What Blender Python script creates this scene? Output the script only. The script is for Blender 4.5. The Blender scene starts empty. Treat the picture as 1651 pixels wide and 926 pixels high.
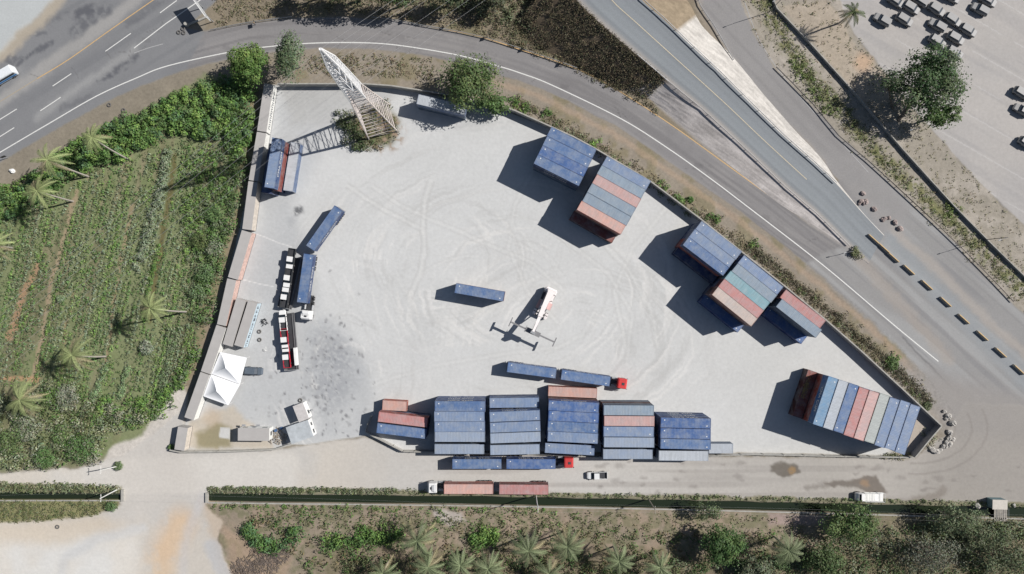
import bpy, math, random
import numpy as np
from mathutils import Vector, Matrix
PI = math.pi
random.seed(7)
RNG = np.random.default_rng(11)
C = bpy.context.scene.collection
SC = bpy.context.scene

# ------------------------------------------------------------------ camera, sky, sun, exposure
CAMH, FPX, CX, CY = 172.0, 1092.0, 825.5, 463.0
cam_d = bpy.data.cameras.new('camera')
cam_d.sensor_width = 36.0
cam_d.lens = FPX / 1651.0 * 36.0
cam_d.clip_end = 6000.0
cam = bpy.data.objects.new('camera', cam_d)
cam.location = (0, 0, CAMH)
C.objects.link(cam)
SC.camera = cam

SUN_EL = math.radians(42.0)
SUN_H = (0.954, 0.300)           # horizontal direction towards the sun (east, a little north)
w = bpy.data.worlds.new('World')
SC.world = w
w.use_nodes = True
nt = w.node_tree
bg = nt.nodes['Background']
sky = nt.nodes.new('ShaderNodeTexSky')
sky.sky_type = 'NISHITA'
sky.sun_disc = False
sky.sun_elevation = SUN_EL
sky.sun_rotation = math.atan2(SUN_H[0], SUN_H[1])
nt.links.new(sky.outputs[0], bg.inputs[0])
bg.inputs[1].default_value = 0.05
sun_d = bpy.data.lights.new('sun', 'SUN')
sun_d.energy = 5.0
sun_d.angle = math.radians(0.5)
sun_d.color = (1.0, 0.96, 0.915)
sun = bpy.data.objects.new('sun', sun_d)
C.objects.link(sun)
ce = math.cos(SUN_EL)
sdir = Vector((SUN_H[0] * ce, SUN_H[1] * ce, math.sin(SUN_EL)))
sun.rotation_euler = sdir.to_track_quat('Z', 'Y').to_euler()
sun.location = sdir * 300
SC.view_settings.view_transform = 'Standard'
SC.view_settings.look = 'None'
SC.view_settings.exposure = 0.11
SC.view_settings.gamma = 1.0
SC.render.engine = 'CYCLES'
SC.cycles.max_bounces = 4
SC.cycles.diffuse_bounces = 2
SC.cycles.transparent_max_bounces = 4

GAIN = 1.22   # display value of a white horizontal surface under this light

def lin1(v):
    v = v / 255.0
    return v / 12.92 if v <= 0.04045 else ((v + 0.055) / 1.055) ** 2.4

def col(r, g, b):
    """base colour of a flat surface that looks (r,g,b) in full sun"""
    return (min(lin1(r) / GAIN, 0.86), min(lin1(g) / GAIN, 0.86), min(lin1(b) / GAIN, 0.86))

def P(px, py, z=0.0):
    s = (CAMH - z) / FPX
    return Vector(((px - CX) * s, (CY - py) * s, z))

# ------------------------------------------------------------------ materials
MATS = {}
def newmat(name):
    m = bpy.data.materials.new(name)
    m.use_nodes = True
    return m, m.node_tree, m.node_tree.nodes['Principled BSDF']

def noise(nt, scale, detail=4, rough=0.6, vec=None):
    n = nt.nodes.new('ShaderNodeTexNoise')
    n.inputs['Scale'].default_value = scale
    n.inputs['Detail'].default_value = detail
    n.inputs['Roughness'].default_value = rough
    if vec is not None:
        nt.links.new(vec, n.inputs['Vector'])
    return n

def maprange(nt, src, a, b, c, d):
    n = nt.nodes.new('ShaderNodeMapRange')
    n.inputs[1].default_value = a; n.inputs[2].default_value = b
    n.inputs[3].default_value = c; n.inputs[4].default_value = d
    nt.links.new(src, n.inputs[0])
    return n.outputs[0]

def mul(nt, a, b):
    n = nt.nodes.new('ShaderNodeVectorMath'); n.operation = 'SCALE'
    nt.links.new(a, n.inputs[0]); nt.links.new(b, n.inputs['Scale'])
    return n.outputs[0]

def mat_plain(name, c, rough=0.7, metal=0.0, var=0.12, scale=1.5, bump=0.0, bscale=8.0):
    if name in MATS: return MATS[name]
    m, nt, b = newmat(name)
    tc = nt.nodes.new('ShaderNodeTexCoord')
    rgb = nt.nodes.new('ShaderNodeRGB'); rgb.outputs[0].default_value = (*c, 1)
    n1 = noise(nt, scale, 6, 0.65, tc.outputs['Object'])
    k = maprange(nt, n1.outputs[0], 0.3, 0.7, 1 - var, 1 + var)
    nt.links.new(mul(nt, rgb.outputs[0], k), b.inputs['Base Color'])
    b.inputs['Roughness'].default_value = rough
    b.inputs['Metallic'].default_value = metal
    if bump:
        n2 = noise(nt, bscale, 4, 0.6, tc.outputs['Object'])
        bp = nt.nodes.new('ShaderNodeBump'); bp.inputs['Strength'].default_value = 0.6; bp.inputs['Distance'].default_value = bump
        nt.links.new(n2.outputs[0], bp.inputs['Height']); nt.links.new(bp.outputs[0], b.inputs['Normal'])
    MATS[name] = m
    return m

def mat_attr(name, rough=0.9, fine=0.13, scale=1.6, bump=0.06, coarse=0.05, translucent=0.0):
    if name in MATS: return MATS[name]
    m, nt, b = newmat(name)
    at = nt.nodes.new('ShaderNodeAttribute'); at.attribute_name = 'Col'
    out = at.outputs['Color']
    if fine:
        ge = nt.nodes.new('ShaderNodeNewGeometry')
        n1 = noise(nt, scale, 7, 0.72, ge.outputs['Position'])
        out = mul(nt, out, maprange(nt, n1.outputs[0], 0.3, 0.7, 1 - fine, 1 + fine))
        n3 = noise(nt, 0.055, 5, 0.6, ge.outputs['Position'])
        out = mul(nt, out, maprange(nt, n3.outputs[0], 0.3, 0.7, 1 - coarse, 1 + coarse))
        n2 = noise(nt, 1.1, 8, 0.7, ge.outputs['Position'])
        bp = nt.nodes.new('ShaderNodeBump'); bp.inputs['Strength'].default_value = 0.5; bp.inputs['Distance'].default_value = bump
        nt.links.new(n2.outputs[0], bp.inputs['Height']); nt.links.new(bp.outputs[0], b.inputs['Normal'])
    nt.links.new(out, b.inputs['Base Color'])
    b.inputs['Roughness'].default_value = rough
    b.inputs['Specular IOR Level'].default_value = 0.25
    if translucent:
        tr = nt.nodes.new('ShaderNodeBsdfTranslucent'); nt.links.new(out, tr.inputs[0])
        mx = nt.nodes.new('ShaderNodeMixShader'); mx.inputs[0].default_value = translucent
        o = nt.nodes['Material Output']
        nt.links.new(b.outputs[0], mx.inputs[1]); nt.links.new(tr.outputs[0], mx.inputs[2]); nt.links.new(mx.outputs[0], o.inputs[0])
    MATS[name] = m
    return m

def mat_paint():
    """container and vehicle paint: the object's own colour, chalked and stained"""
    if 'paint' in MATS: return MATS['paint']
    m, nt, b = newmat('weathered_paint')
    oi = nt.nodes.new('ShaderNodeObjectInfo')
    tc = nt.nodes.new('ShaderNodeTexCoord')
    ad = nt.nodes.new('ShaderNodeVectorMath'); ad.operation = 'MULTIPLY_ADD'
    nt.links.new(oi.outputs['Location'], ad.inputs[0]); ad.inputs[1].default_value = (3.1, 2.3, 5.7)
    nt.links.new(tc.outputs['Object'], ad.inputs[2])
    v = ad.outputs[0]
    n1 = noise(nt, 0.5, 6, 0.7, v)
    n2 = noise(nt, 3.5, 5, 0.7, v)
    # chalk: mix towards a pale grey version
    chalk = nt.nodes.new('ShaderNodeMix'); chalk.data_type = 'RGBA'
    nt.links.new(maprange(nt, n1.outputs[0], 0.40, 0.70, 0.0, 0.5), chalk.inputs[0])
    nt.links.new(oi.outputs['Color'], chalk.inputs[6]); chalk.inputs[7].default_value = (0.33, 0.35, 0.36, 1)
    rust = nt.nodes.new('ShaderNodeMix'); rust.data_type = 'RGBA'
    nt.links.new(maprange(nt, n2.outputs[0], 0.60, 0.74, 0.0, 0.6), rust.inputs[0])
    nt.links.new(chalk.outputs[2], rust.inputs[6]); rust.inputs[7].default_value = (0.14, 0.09, 0.07, 1)
    n4 = noise(nt, 9.0, 4, 0.7, v)
    mp = nt.nodes.new('ShaderNodeMapping'); mp.inputs['Scale'].default_value = (2.2, .35, 1.0); nt.links.new(v, mp.inputs[0])
    n5 = noise(nt, 1.0, 5, 0.75, mp.outputs[0])
    streak = mul(nt, rust.outputs[2], maprange(nt, n5.outputs[0], 0.32, 0.68, 0.88, 1.10))
    out = mul(nt, streak, maprange(nt, n4.outputs[0], 0.3, 0.7, 0.9, 1.1))
    nt.links.new(out, b.inputs['Base Color'])
    b.inputs['Roughness'].default_value = 0.62
    b.inputs['Specular IOR Level'].default_value = 0.35
    MATS['paint'] = m
    return m

def mat_gloss():
    if 'gloss' in MATS: return MATS['gloss']
    m, nt, b = newmat('car_paint')
    oi = nt.nodes.new('ShaderNodeObjectInfo')
    tc = nt.nodes.new('ShaderNodeTexCoord')
    n1 = noise(nt, 2.0, 5, 0.7, tc.outputs['Object'])
    nt.links.new(mul(nt, oi.outputs['Color'], maprange(nt, n1.outputs[0], 0.3, 0.7, 0.9, 1.05)), b.inputs['Base Color'])
    b.inputs['Roughness'].default_value = 0.5
    b.inputs['Specular IOR Level'].default_value = 0.3
    MATS['gloss'] = m
    return m

def mat_glass():
    if 'glass' in MATS: return MATS['glass']
    m, nt, b = newmat('tinted_glass')
    b.inputs['Base Color'].default_value = (0.012, 0.018, 0.025, 1)
    b.inputs['Roughness'].default_value = 0.08
    MATS['glass'] = m
    return m
RUBBER = mat_plain('rubber', (0.022, 0.022, 0.023), 0.85)
STEEL = mat_plain('galvanised_steel', (0.36, 0.37, 0.38), 0.5, 0.3)
DARKSTEEL = mat_plain('dark_steel', (0.05, 0.052, 0.058), 0.6, 0.2)
CONC = mat_plain('concrete', (0.34, 0.33, 0.30), 0.9, 0, 0.2, 0.8, 0.02)
WHITE = mat_plain('white_paint', (0.74, 0.74, 0.72), 0.5, 0, 0.06)
WOOD = mat_plain('pole_wood', (0.30, 0.27, 0.23), 0.85, 0, 0.2)

# ------------------------------------------------------------------ mesh helpers
class MB:
    def __init__(s): s.v = []; s.f = []
    def add(s, vs, fs):
        o = len(s.v); s.v += [tuple(v) for v in vs]; s.f += [tuple(i + o for i in f) for f in fs]
    def box(s, x0, x1, y0, y1, z0, z1, m=None):
        vs = [Vector(p) for p in ((x0,y0,z0),(x1,y0,z0),(x1,y1,z0),(x0,y1,z0),(x0,y0,z1),(x1,y0,z1),(x1,y1,z1),(x0,y1,z1))]
        if m is not None: vs = [m @ v for v in vs]
        s.add(vs, [(3,2,1,0),(4,5,6,7),(0,1,5,4),(1,2,6,5),(2,3,7,6),(3,0,4,7)])
    def bar(s, a, b, r, n=6, r2=None, cap=True):
        a = Vector(a); b = Vector(b); r2 = r if r2 is None else r2
        d = (b - a)
        if d.length < 1e-6: return
        d.normalize()
        t = d.orthogonal().normalized(); u = d.cross(t)
        vs = []
        for p, rr in ((a, r), (b, r2)):
            for i in range(n):
                an = 2 * PI * i / n
                vs.append(p + t * math.cos(an) * rr + u * math.sin(an) * rr)
        fs = [(i, (i + 1) % n, n + (i + 1) % n, n + i) for i in range(n)]
        if cap: fs += [tuple(range(n - 1, -1, -1)), tuple(range(n, 2 * n))]
        s.add(vs, fs)
    def tube(s, pts, rs, n=6):
        for i in range(len(pts) - 1):
            s.bar(pts[i], pts[i + 1], rs[i], n, rs[i + 1])
    def prism(s, prof, y0, y1, top_in=0.0, zref=None):
        """profile in (x,z), extruded along y"""
        n = len(prof)
        vs = [(x, y0, z) for x, z in prof] + [(x, y1, z) for x, z in prof]
        fs = [tuple(range(n)), tuple(range(2 * n - 1, n - 1, -1))] + [((i + 1) % n, i, n + i, n + (i + 1) % n) for i in range(n)]
        s.add(vs, fs)
    def wheel(s, x, y, z, r, w, n=14):
        s.bar((x, y - w / 2, z), (x, y + w / 2, z), r, n)
    def mesh(s, name):
        me = bpy.data.meshes.new(name)
        me.from_pydata(s.v, [], s.f); me.update()
        return me

def obj(name, me, m, parent=None, color=None):
    if isinstance(me, MB): me = me.mesh(name)
    o = bpy.data.objects.new(name, me)
    if m is not None and len(me.materials) == 0: me.materials.append(m)
    C.objects.link(o)
    if parent is not None: o.parent = parent
    if color is not None: o.color = (*color, 1)
    return o

def tag(o, label, cat, group=None, kind=None):
    if label: o['label'] = label
    if cat: o['category'] = cat
    if group: o['group'] = group
    if kind: o['kind'] = kind
    return o

def thing(name, label, cat, loc=(0, 0, 0), rz=0.0, group=None):
    o = bpy.data.objects.new(name, None)
    o.empty_display_size = 0.5
    o.location = loc; o.rotation_euler = (0, 0, rz)
    C.objects.link(o)
    return tag(o, label, cat, group)

def dup(root, loc=None, rz=None, label=None, group=None):
    r = root.copy(); C.objects.link(r)
    if loc is not None: r.location = loc
    if rz is not None: r.rotation_euler = (0, 0, rz)
    if label: r['label'] = label
    if group: r['group'] = group
    for ch in list(root.children):
        c = ch.copy(); C.objects.link(c); c.parent = r
        for g in ch.children:
            d = g.copy(); C.objects.link(d); d.parent = c
    return r

def setcol(root, names, c):
    for ch in root.children:
        if ch.name.split('.')[0] in names: ch.color = (*c, 1)

# ------------------------------------------------------------------ numpy painting of the ground
def lattice(seed, n=256):
    return np.random.default_rng(seed).random((n, n)).astype(np.float32)
_L = {}
def vnoise(U, V, seed):
    if seed not in _L: _L[seed] = lattice(seed)
    L = _L[seed]; n = L.shape[0]
    iu = np.floor(U).astype(int); iv = np.floor(V).astype(int)
    fu = U - iu; fv = V - iv
    fu = fu * fu * (3 - 2 * fu); fv = fv * fv * (3 - 2 * fv)
    a = L[iu % n, iv % n]; b = L[(iu + 1) % n, iv % n]; c = L[iu % n, (iv + 1) % n]; d = L[(iu + 1) % n, (iv + 1) % n]
    return (a * (1 - fu) + b * fu) * (1 - fv) + (c * (1 - fu) + d * fu) * fv
def fbm(U, V, scale, seed, oct=4):
    r = 0; amp = 0.5; tot = 0; s = 1.0 / scale
    for i in range(oct):
        r = r + amp * vnoise(U * s + 17 * i, V * s + 31 * i, seed + i); tot += amp; amp *= 0.55; s *= 2.03
    return r / tot
def smooth(x, a, b):
    t = np.clip((x - a) / (b - a), 0, 1)
    return t * t * (3 - 2 * t)
def segdist(U, V, pts, closed=False):
    d = np.full(U.shape, 1e9, np.float32)
    n = len(pts)
    for i in range(n if closed else n - 1):
        x0, y0 = pts[i]; x1, y1 = pts[(i + 1) % n]
        dx, dy = x1 - x0, y1 - y0
        t = np.clip(((U - x0) * dx + (V - y0) * dy) / (dx * dx + dy * dy + 1e-9), 0, 1)
        d = np.minimum(d, np.hypot(U - x0 - t * dx, V - y0 - t * dy))
    return d
def inside(U, V, pts):
    r = np.zeros(U.shape, bool); n = len(pts)
    for i in range(n):
        x0, y0 = pts[i]; x1, y1 = pts[(i + 1) % n]
        if y0 == y1: continue
        c = ((y0 > V) != (y1 > V)) & (U < (x1 - x0) * (V - y0) / (y1 - y0) + x0)
        r ^= c
    return r
def sdf(U, V, pts):
    d = segdist(U, V, pts, True)
    return np.where(inside(U, V, pts), d, -d)
def scatter(poly, n, rng=RNG):
    xs = [p[0] for p in poly]; ys = [p[1] for p in poly]
    out = np.zeros((0, 2))
    while len(out) < n:
        q = rng.random((n * 2, 2)) * [max(xs) - min(xs), max(ys) - min(ys)] + [min(xs), min(ys)]
        out = np.vstack([out, q[inside(q[:, 0], q[:, 1], poly)]])
    return out[:n]
def along(pts, n, spread, rng=RNG):
    pts = np.array(pts, float); seg = np.hypot(*np.diff(pts, axis=0).T); cum = np.r_[0, np.cumsum(seg)]
    t = rng.random(n) * cum[-1]; i = np.clip(np.searchsorted(cum, t) - 1, 0, len(seg) - 1)
    f = (t - cum[i]) / seg[i]; p = pts[i] + (pts[i + 1] - pts[i]) * f[:, None]
    d = (pts[i + 1] - pts[i]) / seg[i][:, None]
    return p + np.c_[-d[:, 1], d[:, 0]] * (rng.normal(0, 1, n) * spread)[:, None]

# outlines taken from the plan (ground position, in plan units of 1/6.35 m)
RAMP_NE = [(330,50),(400,38),(470,30),(560,28),(640,34),(724,50),(774,61),(842,82),(929,112),(1000,149),(1080,200),(1139,242),(1194,282),(1243,318),(1300,360),(1370,405)]
RAMP_SW = [(-80,300),(10,256),(80,215),(160,170),(230,137),(300,112),(380,92),(440,84),(510,78),(600,79),(680,89),(740,102),(800,120),(860,138),(920,165),(1000,207),(1080,262),(1150,310),(1206,350),(1300,424),(1370,482),(1440,545),(1490,600)]
ROADS = {
 'highway': [(-80,300)] + RAMP_SW[1:7] + [(330,80),(330,50),(300,45),(350,0),(395,-80),(60,-80),(0,-20),(-80,60)],
 'ramp': RAMP_SW[5:] + [(1530,650),(1560,700),(1720,700),(1720,560),(1632,489),(1604,459),(1557,411),(1500,356),(1446,305),(1397,260),(1352,292),(1330,330),(1370,405)] + RAMP_NE[:-1][::-1],
 'side_road': [(1118,-80),(1190,-80),(1194,0),(1215,52),(1249,110),(1310,172),(1376,239),(1397,260),(1352,292),(1324,256),(1276,205),(1226,150),(1178,92),(1150,45),(1122,0)],
}
YARD = [(440,138),(534,138),(640,141),(700,150),(790,170),(888,207),(965,244),(1050,296),(1130,356),(1200,411),(1330,517),(1390,568),(1512,684),(1470,735),(1200,730),(800,727),(650,726),(590,702),(500,716),(470,717),(440,724),(286,726),(302,674),(350,525),(368,450),(400,310),(424,212)]
SOUTH = [(-80,768),(120,757),(200,735),(262,690),(295,660),(300,728),(440,727),(500,717),(590,705),(650,729),(1475,741),(1530,700),(1560,650),(1720,660),(1720,812),(1480,806),(1100,799),(700,793),(335,787),(332,815),(360,840),(350,870),(375,926),(400,1010),(-80,1010),(-80,846),(60,842),(120,836),(165,828),(195,815),(194,790),(60,780),(-80,775)]
LOT = [(1335,-80),(1358,10),(1376,52),(1418,106),(1465,165),(1511,218),(1578,293),(1651,362),(1730,440),(1730,-80)]
FIELD = [(-80,330),(60,290),(130,235),(250,170),(330,120),(412,150),(408,230),(385,330),(350,470),(300,620),(255,690),(200,730),(120,752),(-80,765)]
CANAL_W = [(-80,795),(194,797),(194,806),(-80,806)]
CANAL_E = [(335,797),(780,802),(1000,806),(1240,811),(1651,820),(1780,823),(1780,838),(1651,835),(1240,824),(780,814),(335,809)]

step = 2.0
us = np.arange(-70, 1724, step); vs_ = np.arange(-70, 998, step)
far = np.array([60, 400, 2500, 9000.0])
us = np.r_[us[0] - far[::-1], us, us[-1] + far]
vs_ = np.r_[vs_[0] - far[::-1], vs_, vs_[-1] + far]
U, V = np.meshgrid(us.astype(np.float32), vs_.astype(np.float32))
S = CAMH / FPX
wn1 = fbm(U, V, 26, 100) - 0.5; wn2 = fbm(U, V, 26, 140) - 0.5
wf1 = fbm(U, V, 7, 180, 3) - 0.5; wf2 = fbm(U, V, 7, 220, 3) - 0.5
Uw = U + wn1 * 8 + wf1 * 5; Vw = V + wn2 * 8 + wf2 * 5
n_big = fbm(U, V, 110, 300); n_mid = fbm(U, V, 30, 340); n_sm = fbm(U, V, 9, 380); n_f = fbm(U, V, 4.2, 420, 3)
COLR = np.zeros(U.shape + (3,), np.float32)
Zh = np.zeros(U.shape, np.float32)
def A3(c): return np.array(col(*c), np.float32)
COLR[:] = A3((142, 134, 120))
COLR *= (0.86 + 0.3 * n_mid)[..., None]
def blend(mask, c):
    global COLR
    c = A3(c) if isinstance(c, tuple) else c
    COLR = COLR * (1 - mask[..., None]) + c * mask[..., None]
def bbox_mask(fn, pts, pad=40):
    xs = [p[0] for p in pts]; ys = [p[1] for p in pts]
    i0 = np.searchsorted(vs_, min(ys) - pad); i1 = np.searchsorted(vs_, max(ys) + pad)
    j0 = np.searchsorted(us, min(xs) - pad); j1 = np.searchsorted(us, max(xs) + pad)
    m = np.zeros(U.shape, np.float32)
    m[i0:i1, j0:j1] = fn(slice(i0, i1), slice(j0, j1))
    return m
def area(pts, soft=3.0, warp=1.0, grow=0.0):
    def f(a, b):
        uu = U[a, b] + (Uw[a, b] - U[a, b]) * warp; vv = V[a, b] + (Vw[a, b] - V[a, b]) * warp
        return smooth(sdf(uu, vv, pts) + grow, -soft, soft)
    return bbox_mask(f, pts)
def stroke(pts, wd, soft=2.0, warp=1.0):
    def f(a, b):
        uu = U[a, b] + (Uw[a, b] - U[a, b]) * warp; vv = V[a, b] + (Vw[a, b] - V[a, b]) * warp
        return 1 - smooth(segdist(uu, vv, pts), wd - soft, wd + soft)
    return bbox_mask(f, pts)
def blob(x, y, r, soft=0.5, warp=1.2, sx=1.0):
    uu = (U + (Uw - U) * warp - x) / sx; vv = V + (Vw - V) * warp - y
    return 1 - smooth(np.hypot(uu, vv), r * (1 - soft), r * (1 + soft))

# --- northern dry bank between ramp and raised road
blend(area([(340,-80),(1125,-80),(1160,60),(1240,150),(1360,290),(1370,405),(1200,300),(1000,149),(842,82),(640,34),(470,28),(330,48)], 4), (138,128,111))
blend(area([(340,-80),(1125,-80),(1000,149),(842,82),(640,34),(470,28)], 4) * smooth(n_mid, .5, .7) * .6, (118,115,84))
blend(area([(1052,166),(1139,240),(1243,316),(1300,360),(1370,408),(1405,430),(1395,380),(1318,330),(1200,230),(1100,160)], 3, .5), (160,156,153))
# --- verge between ramp and yard wall
VERGE = RAMP_SW[6:] + [(1530,655),(1545,700),(1512,684),(1390,568),(1330,517),(1200,411),(1130,356),(1050,296),(965,244),(888,207),(790,170),(700,150),(534,136),(440,136),(400,110)]
blend(area(VERGE, 2.5, .5), (150,141,128))
blend(area(VERGE, 2.5, .5) * smooth(n_mid, .5, .66) * .55, (128,120,88))
blend(stroke([(c[0]-8, c[1]+11) for c in RAMP_SW[12:]], 4.5, 3.5, .9) * .42, (184,160,138))
# --- field
fm = area(FIELD, 5)
blend(fm, (130,137,101))
rd = (U * 0.973 + V * 0.225)           # across the planted rows
rows = vnoise(rd / 7.5, V / 240, 460)
blend(fm * smooth(rows, .5, .75) * .6, (154,140,118))
blend(fm * smooth(n_mid, .5, .7) * .5, (118,130,86))
blend(fm * smooth(rows * .6 + n_big * .6, .62, .8) * .5, (94,102,70))
for pts, wd, cc in (([(124,308),(80,468),(62,570),(52,610)], 3.2, (168,148,124)), ([(0,612),(60,612)], 4, (186,150,118)), ([(14,545),(40,470),(60,430)], 5, (172,140,112)),
                    ([(213,330),(187,463),(170,600)], 2.6, (158,140,114)), ([(283,250),(262,380),(240,520)], 4, (108,98,64)), ([(120,470),(105,540),(98,600)],2,(150,132,104))):
    blend(stroke(pts, wd, 1.8) * .8, cc)
blend(area([(200,760),(165,752),(180,720),(230,700),(262,650),(300,610),(300,700),(280,740),(240,760)], 4), (204,198,190))
blend(stroke([(408,165),(392,300),(352,440),(330,530),(296,620)], 9, 4) * .6, (150,132,108))
# --- highway and ramp asphalt
for k, c0 in (('highway', (134,135,137)), ('ramp', (140,138,138)), ('side_road', (150,148,147))):
    blend(area(ROADS[k], 1.6, .35), c0)
hm = area(ROADS['highway'], 2, .3)
hd = (U * 0.53 + V * 0.85)            # across the highway
blend(hm * smooth(vnoise(hd / 9, (U - V) / 300, 470), .45, .8) * .35, (112,114,118))
blend(area([(-80,-80),(100,-80),(88,0),(0,88),(-80,140)], 5), (188,192,192))
blend(stroke([(120,-30),(70,30),(0,92),(-60,130)], 9, 6) * .7, (190,178,158))
blend(stroke([(250,-30),(160,48),(80,104),(0,165),(-60,205)], 10, 6) * .75, (168,166,163))
blend(stroke([(216,80),(170,112),(110,152),(60,190)], 6, 6) * .55, (168,168,167))
for pts, wd, a in (([(120,52),(150,32),(170,15)],9,.6),([(126,26),(146,14)],9,.75),([(28,104),(52,88),(84,66)],4,.7),([(16,100),(34,90)],3,.6),([(80,34),(110,22)],5,.35),([(180,120),(198,108),(218,92)],5,.7),([(160,132),(176,124)],3,.6),
                   ([(100,176),(150,152)],5,.35),([(205,40),(255,0)],7,.35),([(60,60),(72,50)],3,.5),([(10,98),(20,90)],4,.5)):
    blend(stroke(pts, wd, wd * .6, 1.4) * smooth(n_sm, .25, .6) * a, (84,86,93))
rm = area(ROADS['ramp'], 2, .3)
CL = [(60,190),(160,140),(250,106),(330,80),(400,62)] + [((a[0]+b[0])/2, (a[1]+b[1])/2) for a, b in zip(RAMP_NE[2:], [(470,82),(560,77),(640,83),(724,98),(774,111),(842,132),(929,170),(980,195),(1060,248),(1110,285),(1160,320),(1206,352),(1250,388),(1340,452)])]
dcl = bbox_mask(lambda a, b: segdist(U[a, b], V[a, b], CL), RAMP_SW[5:] + RAMP_NE, 60)
blend(rm * smooth(vnoise(dcl / 5.0, (U + V) / 160, 480), .45, .8) * .5, (118,116,117))
blend(rm * smooth(vnoise(dcl / 3.0 + 9, (U + V) / 90, 481), .55, .85) * .4, (158,155,153))
blend(rm * smooth(n_sm * .5 + n_mid * .5, .55, .7) * .3, (124,122,122))
_rc = np.random.default_rng(77)
for (x0, y0, x1, y1), kk in ((((470,50,560,60)),3),((600,45,760,95),5),((780,85,960,170),5),((980,170,1200,320),6),((60,120,260,60),6),((200,60,330,20),3),((1250,330,1420,470),5)):
    for _ in range(kk):
        t_ = _rc.random(); cx_ = x0 + (x1-x0)*t_; cy_ = y0 + (y1-y0)*t_ + _rc.uniform(-9,9); a_ = _rc.uniform(0, PI)
        pts = [(cx_, cy_)]
        for q in range(4): a_ += _rc.uniform(-.5,.5); pts.append((pts[-1][0] + 5*math.cos(a_), pts[-1][1] + 5*math.sin(a_)))
        blend(np.maximum(rm, hm) * stroke(pts, .45, .5, .3) * .55, (100,98,98))
for x, y, w_, h_, a in ((640,55,14,6,.35),(905,135,12,7,.4),(1120,262,14,7,.35),(360,72,12,6,.35),(230,60,14,7,.3),(1230,345,12,8,.3)):
    blend(np.maximum(rm, hm) * area([(x,y),(x+w_,y+3),(x+w_-2,y+3+h_),(x-2,y+h_)], .8, .3) * a, (108,106,107))
# merge area streaks along the traffic direction
md = (U * 0.66 - V * 0.75)
mm = area([(1300,424),(1370,390),(1397,262),(1446,305),(1557,411),(1632,489),(1720,560),(1720,720),(1560,720),(1490,600)], 4)
blend(mm, (151,150,149))
blend(mm * smooth(vnoise(md / 7, (U + V) / 260, 490), .45, .8) * .5, (170,171,171))
blend(mm * smooth(vnoise(md / 5 + 40, (U + V) / 200, 491), .55, .85) * .4, (128,128,131))
blend(stroke([(1395,345),(1480,440),(1560,520),(1660,620)], 16, 12) * .55, (150,157,162))
blend(stroke([(1376,300),(1420,350),(1500,425),(1600,525),(1700,610)], 7, 5) * .7, (172,165,158))
blend(stroke([(1455,545),(1530,620),(1600,690),(1660,745)], 1.2, .8, .5) * .6, (104,104,106))
blend(stroke([(1380,410),(1460,500),(1530,580)], 9, 7, 1.5) * .4, (172,160,148))
srm = area(ROADS['side_road'], 2, .3)
blend(srm * smooth(vnoise((U * .72 - V * .69) / 6, (U + V) / 220, 492), .45, .8) * .45, (136,134,134))
blend(stroke([(1118,-40),(1128,20),(1165,80),(1226,160),(1330,268)], 6, 5) * .5, (170,160,148))
blend(area([(1318,250),(1397,250),(1470,335),(1420,390),(1395,345),(1352,290)], 9) * .9, (152,150,149))
blend(area([(1440,590),(1560,610),(1740,690),(1740,740),(1540,715),(1500,660)], 22) * .8, (154,150,147))
# east verge beyond the side road
EV = [(1190,-80),(1194,0),(1215,52),(1249,110),(1376,239),(1446,305),(1557,411),(1632,489),(1730,570),(1730,440),(1651,362),(1578,293),(1511,218),(1465,165),(1418,106),(1376,52),(1358,10),(1335,-80)]
blend(area(EV, 3), (160,153,141))
blend(area(EV, 3) * smooth(n_mid, .48, .68) * .5, (188,180,170))
blend(stroke([(1225,0),(1270,80),(1330,150),(1400,230),(1480,310),(1560,385),(1651,470)], 11, 7) * smooth(n_sm, .4, .6) * .85, (120,122,78))
blend(area([(1262,10),(1330,0),(1352,20),(1380,80),(1440,130),(1420,190),(1380,150)], 4) * .6, (184,170,152))
blend(blob(1392,100,14,.6) * .6, (206,172,142))
# parking lot
lm = area(LOT, 2, .5)
blend(lm, (184,180,176))
blend(lm * smooth(n_big, .45, .7) * .4, (172,170,169))
lotd = (U * .50 - V * .866)
blend(lm * (np.abs((lotd / 46) % 1 - .5) < .018) * smooth(n_mid, .3, .5) * .5, (206,204,202))
blend(lm * smooth(vnoise(lotd / 7, (U + V) / 150, 493), .5, .85) * .3, (160,158,158))
# south road and sandy open ground
sm = area(SOUTH, 3, .8)
blend(sm, (196,193,188))
blend(area([(-80,758),(200,740),(330,735),(480,728),(480,790),(200,800),(-80,785)], 8) * sm * .8, (212,208,201))
blend(area([(-80,850),(100,850),(220,860),(240,1010),(-80,1010)], 18) * sm * .9, (221,220,216))
blend(smooth(U, 900, 1350) * sm * .8, (176,171,164))
blend(smooth(U, 1400, 1560) * sm * .8, (158,153,147))
blend(area([(1440,590),(1560,630),(1740,670),(1740,720),(1540,700)], 22) * .8, (155,151,147))
blend(sm * smooth(vnoise(V / 4.0, U / 190, 494), .5, .85) * smooth(U, 560, 900) * (1 - smooth(U, 1400, 1500)) * .5, (160,155,150))
blend(stroke([(250,1000),(262,900),(290,845)], 24, 20) * .85 * smooth(n_mid, .15, .5), (214,186,154))
blend(area([(-80,846),(60,842),(165,830),(200,850),(100,880),(-80,872)], 14) * .7, (208,194,174))
blend(area([(325,812),(350,800),(372,830),(378,880),(392,940),(360,940),(340,880)], 10, 1.6) * .75, (190,172,152))
blend(sm * smooth(n_big, .4, .65) * (1 - smooth(U, 500, 700)) * .35, (212,200,182))
blend(sm * area([(190,700),(300,700),(330,800),(180,860)], 24) * .5, (204,198,190))
blend(stroke([(90,1000),(105,900),(160,868),(230,852)], 8, 6) * .6, (202,203,203))
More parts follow.
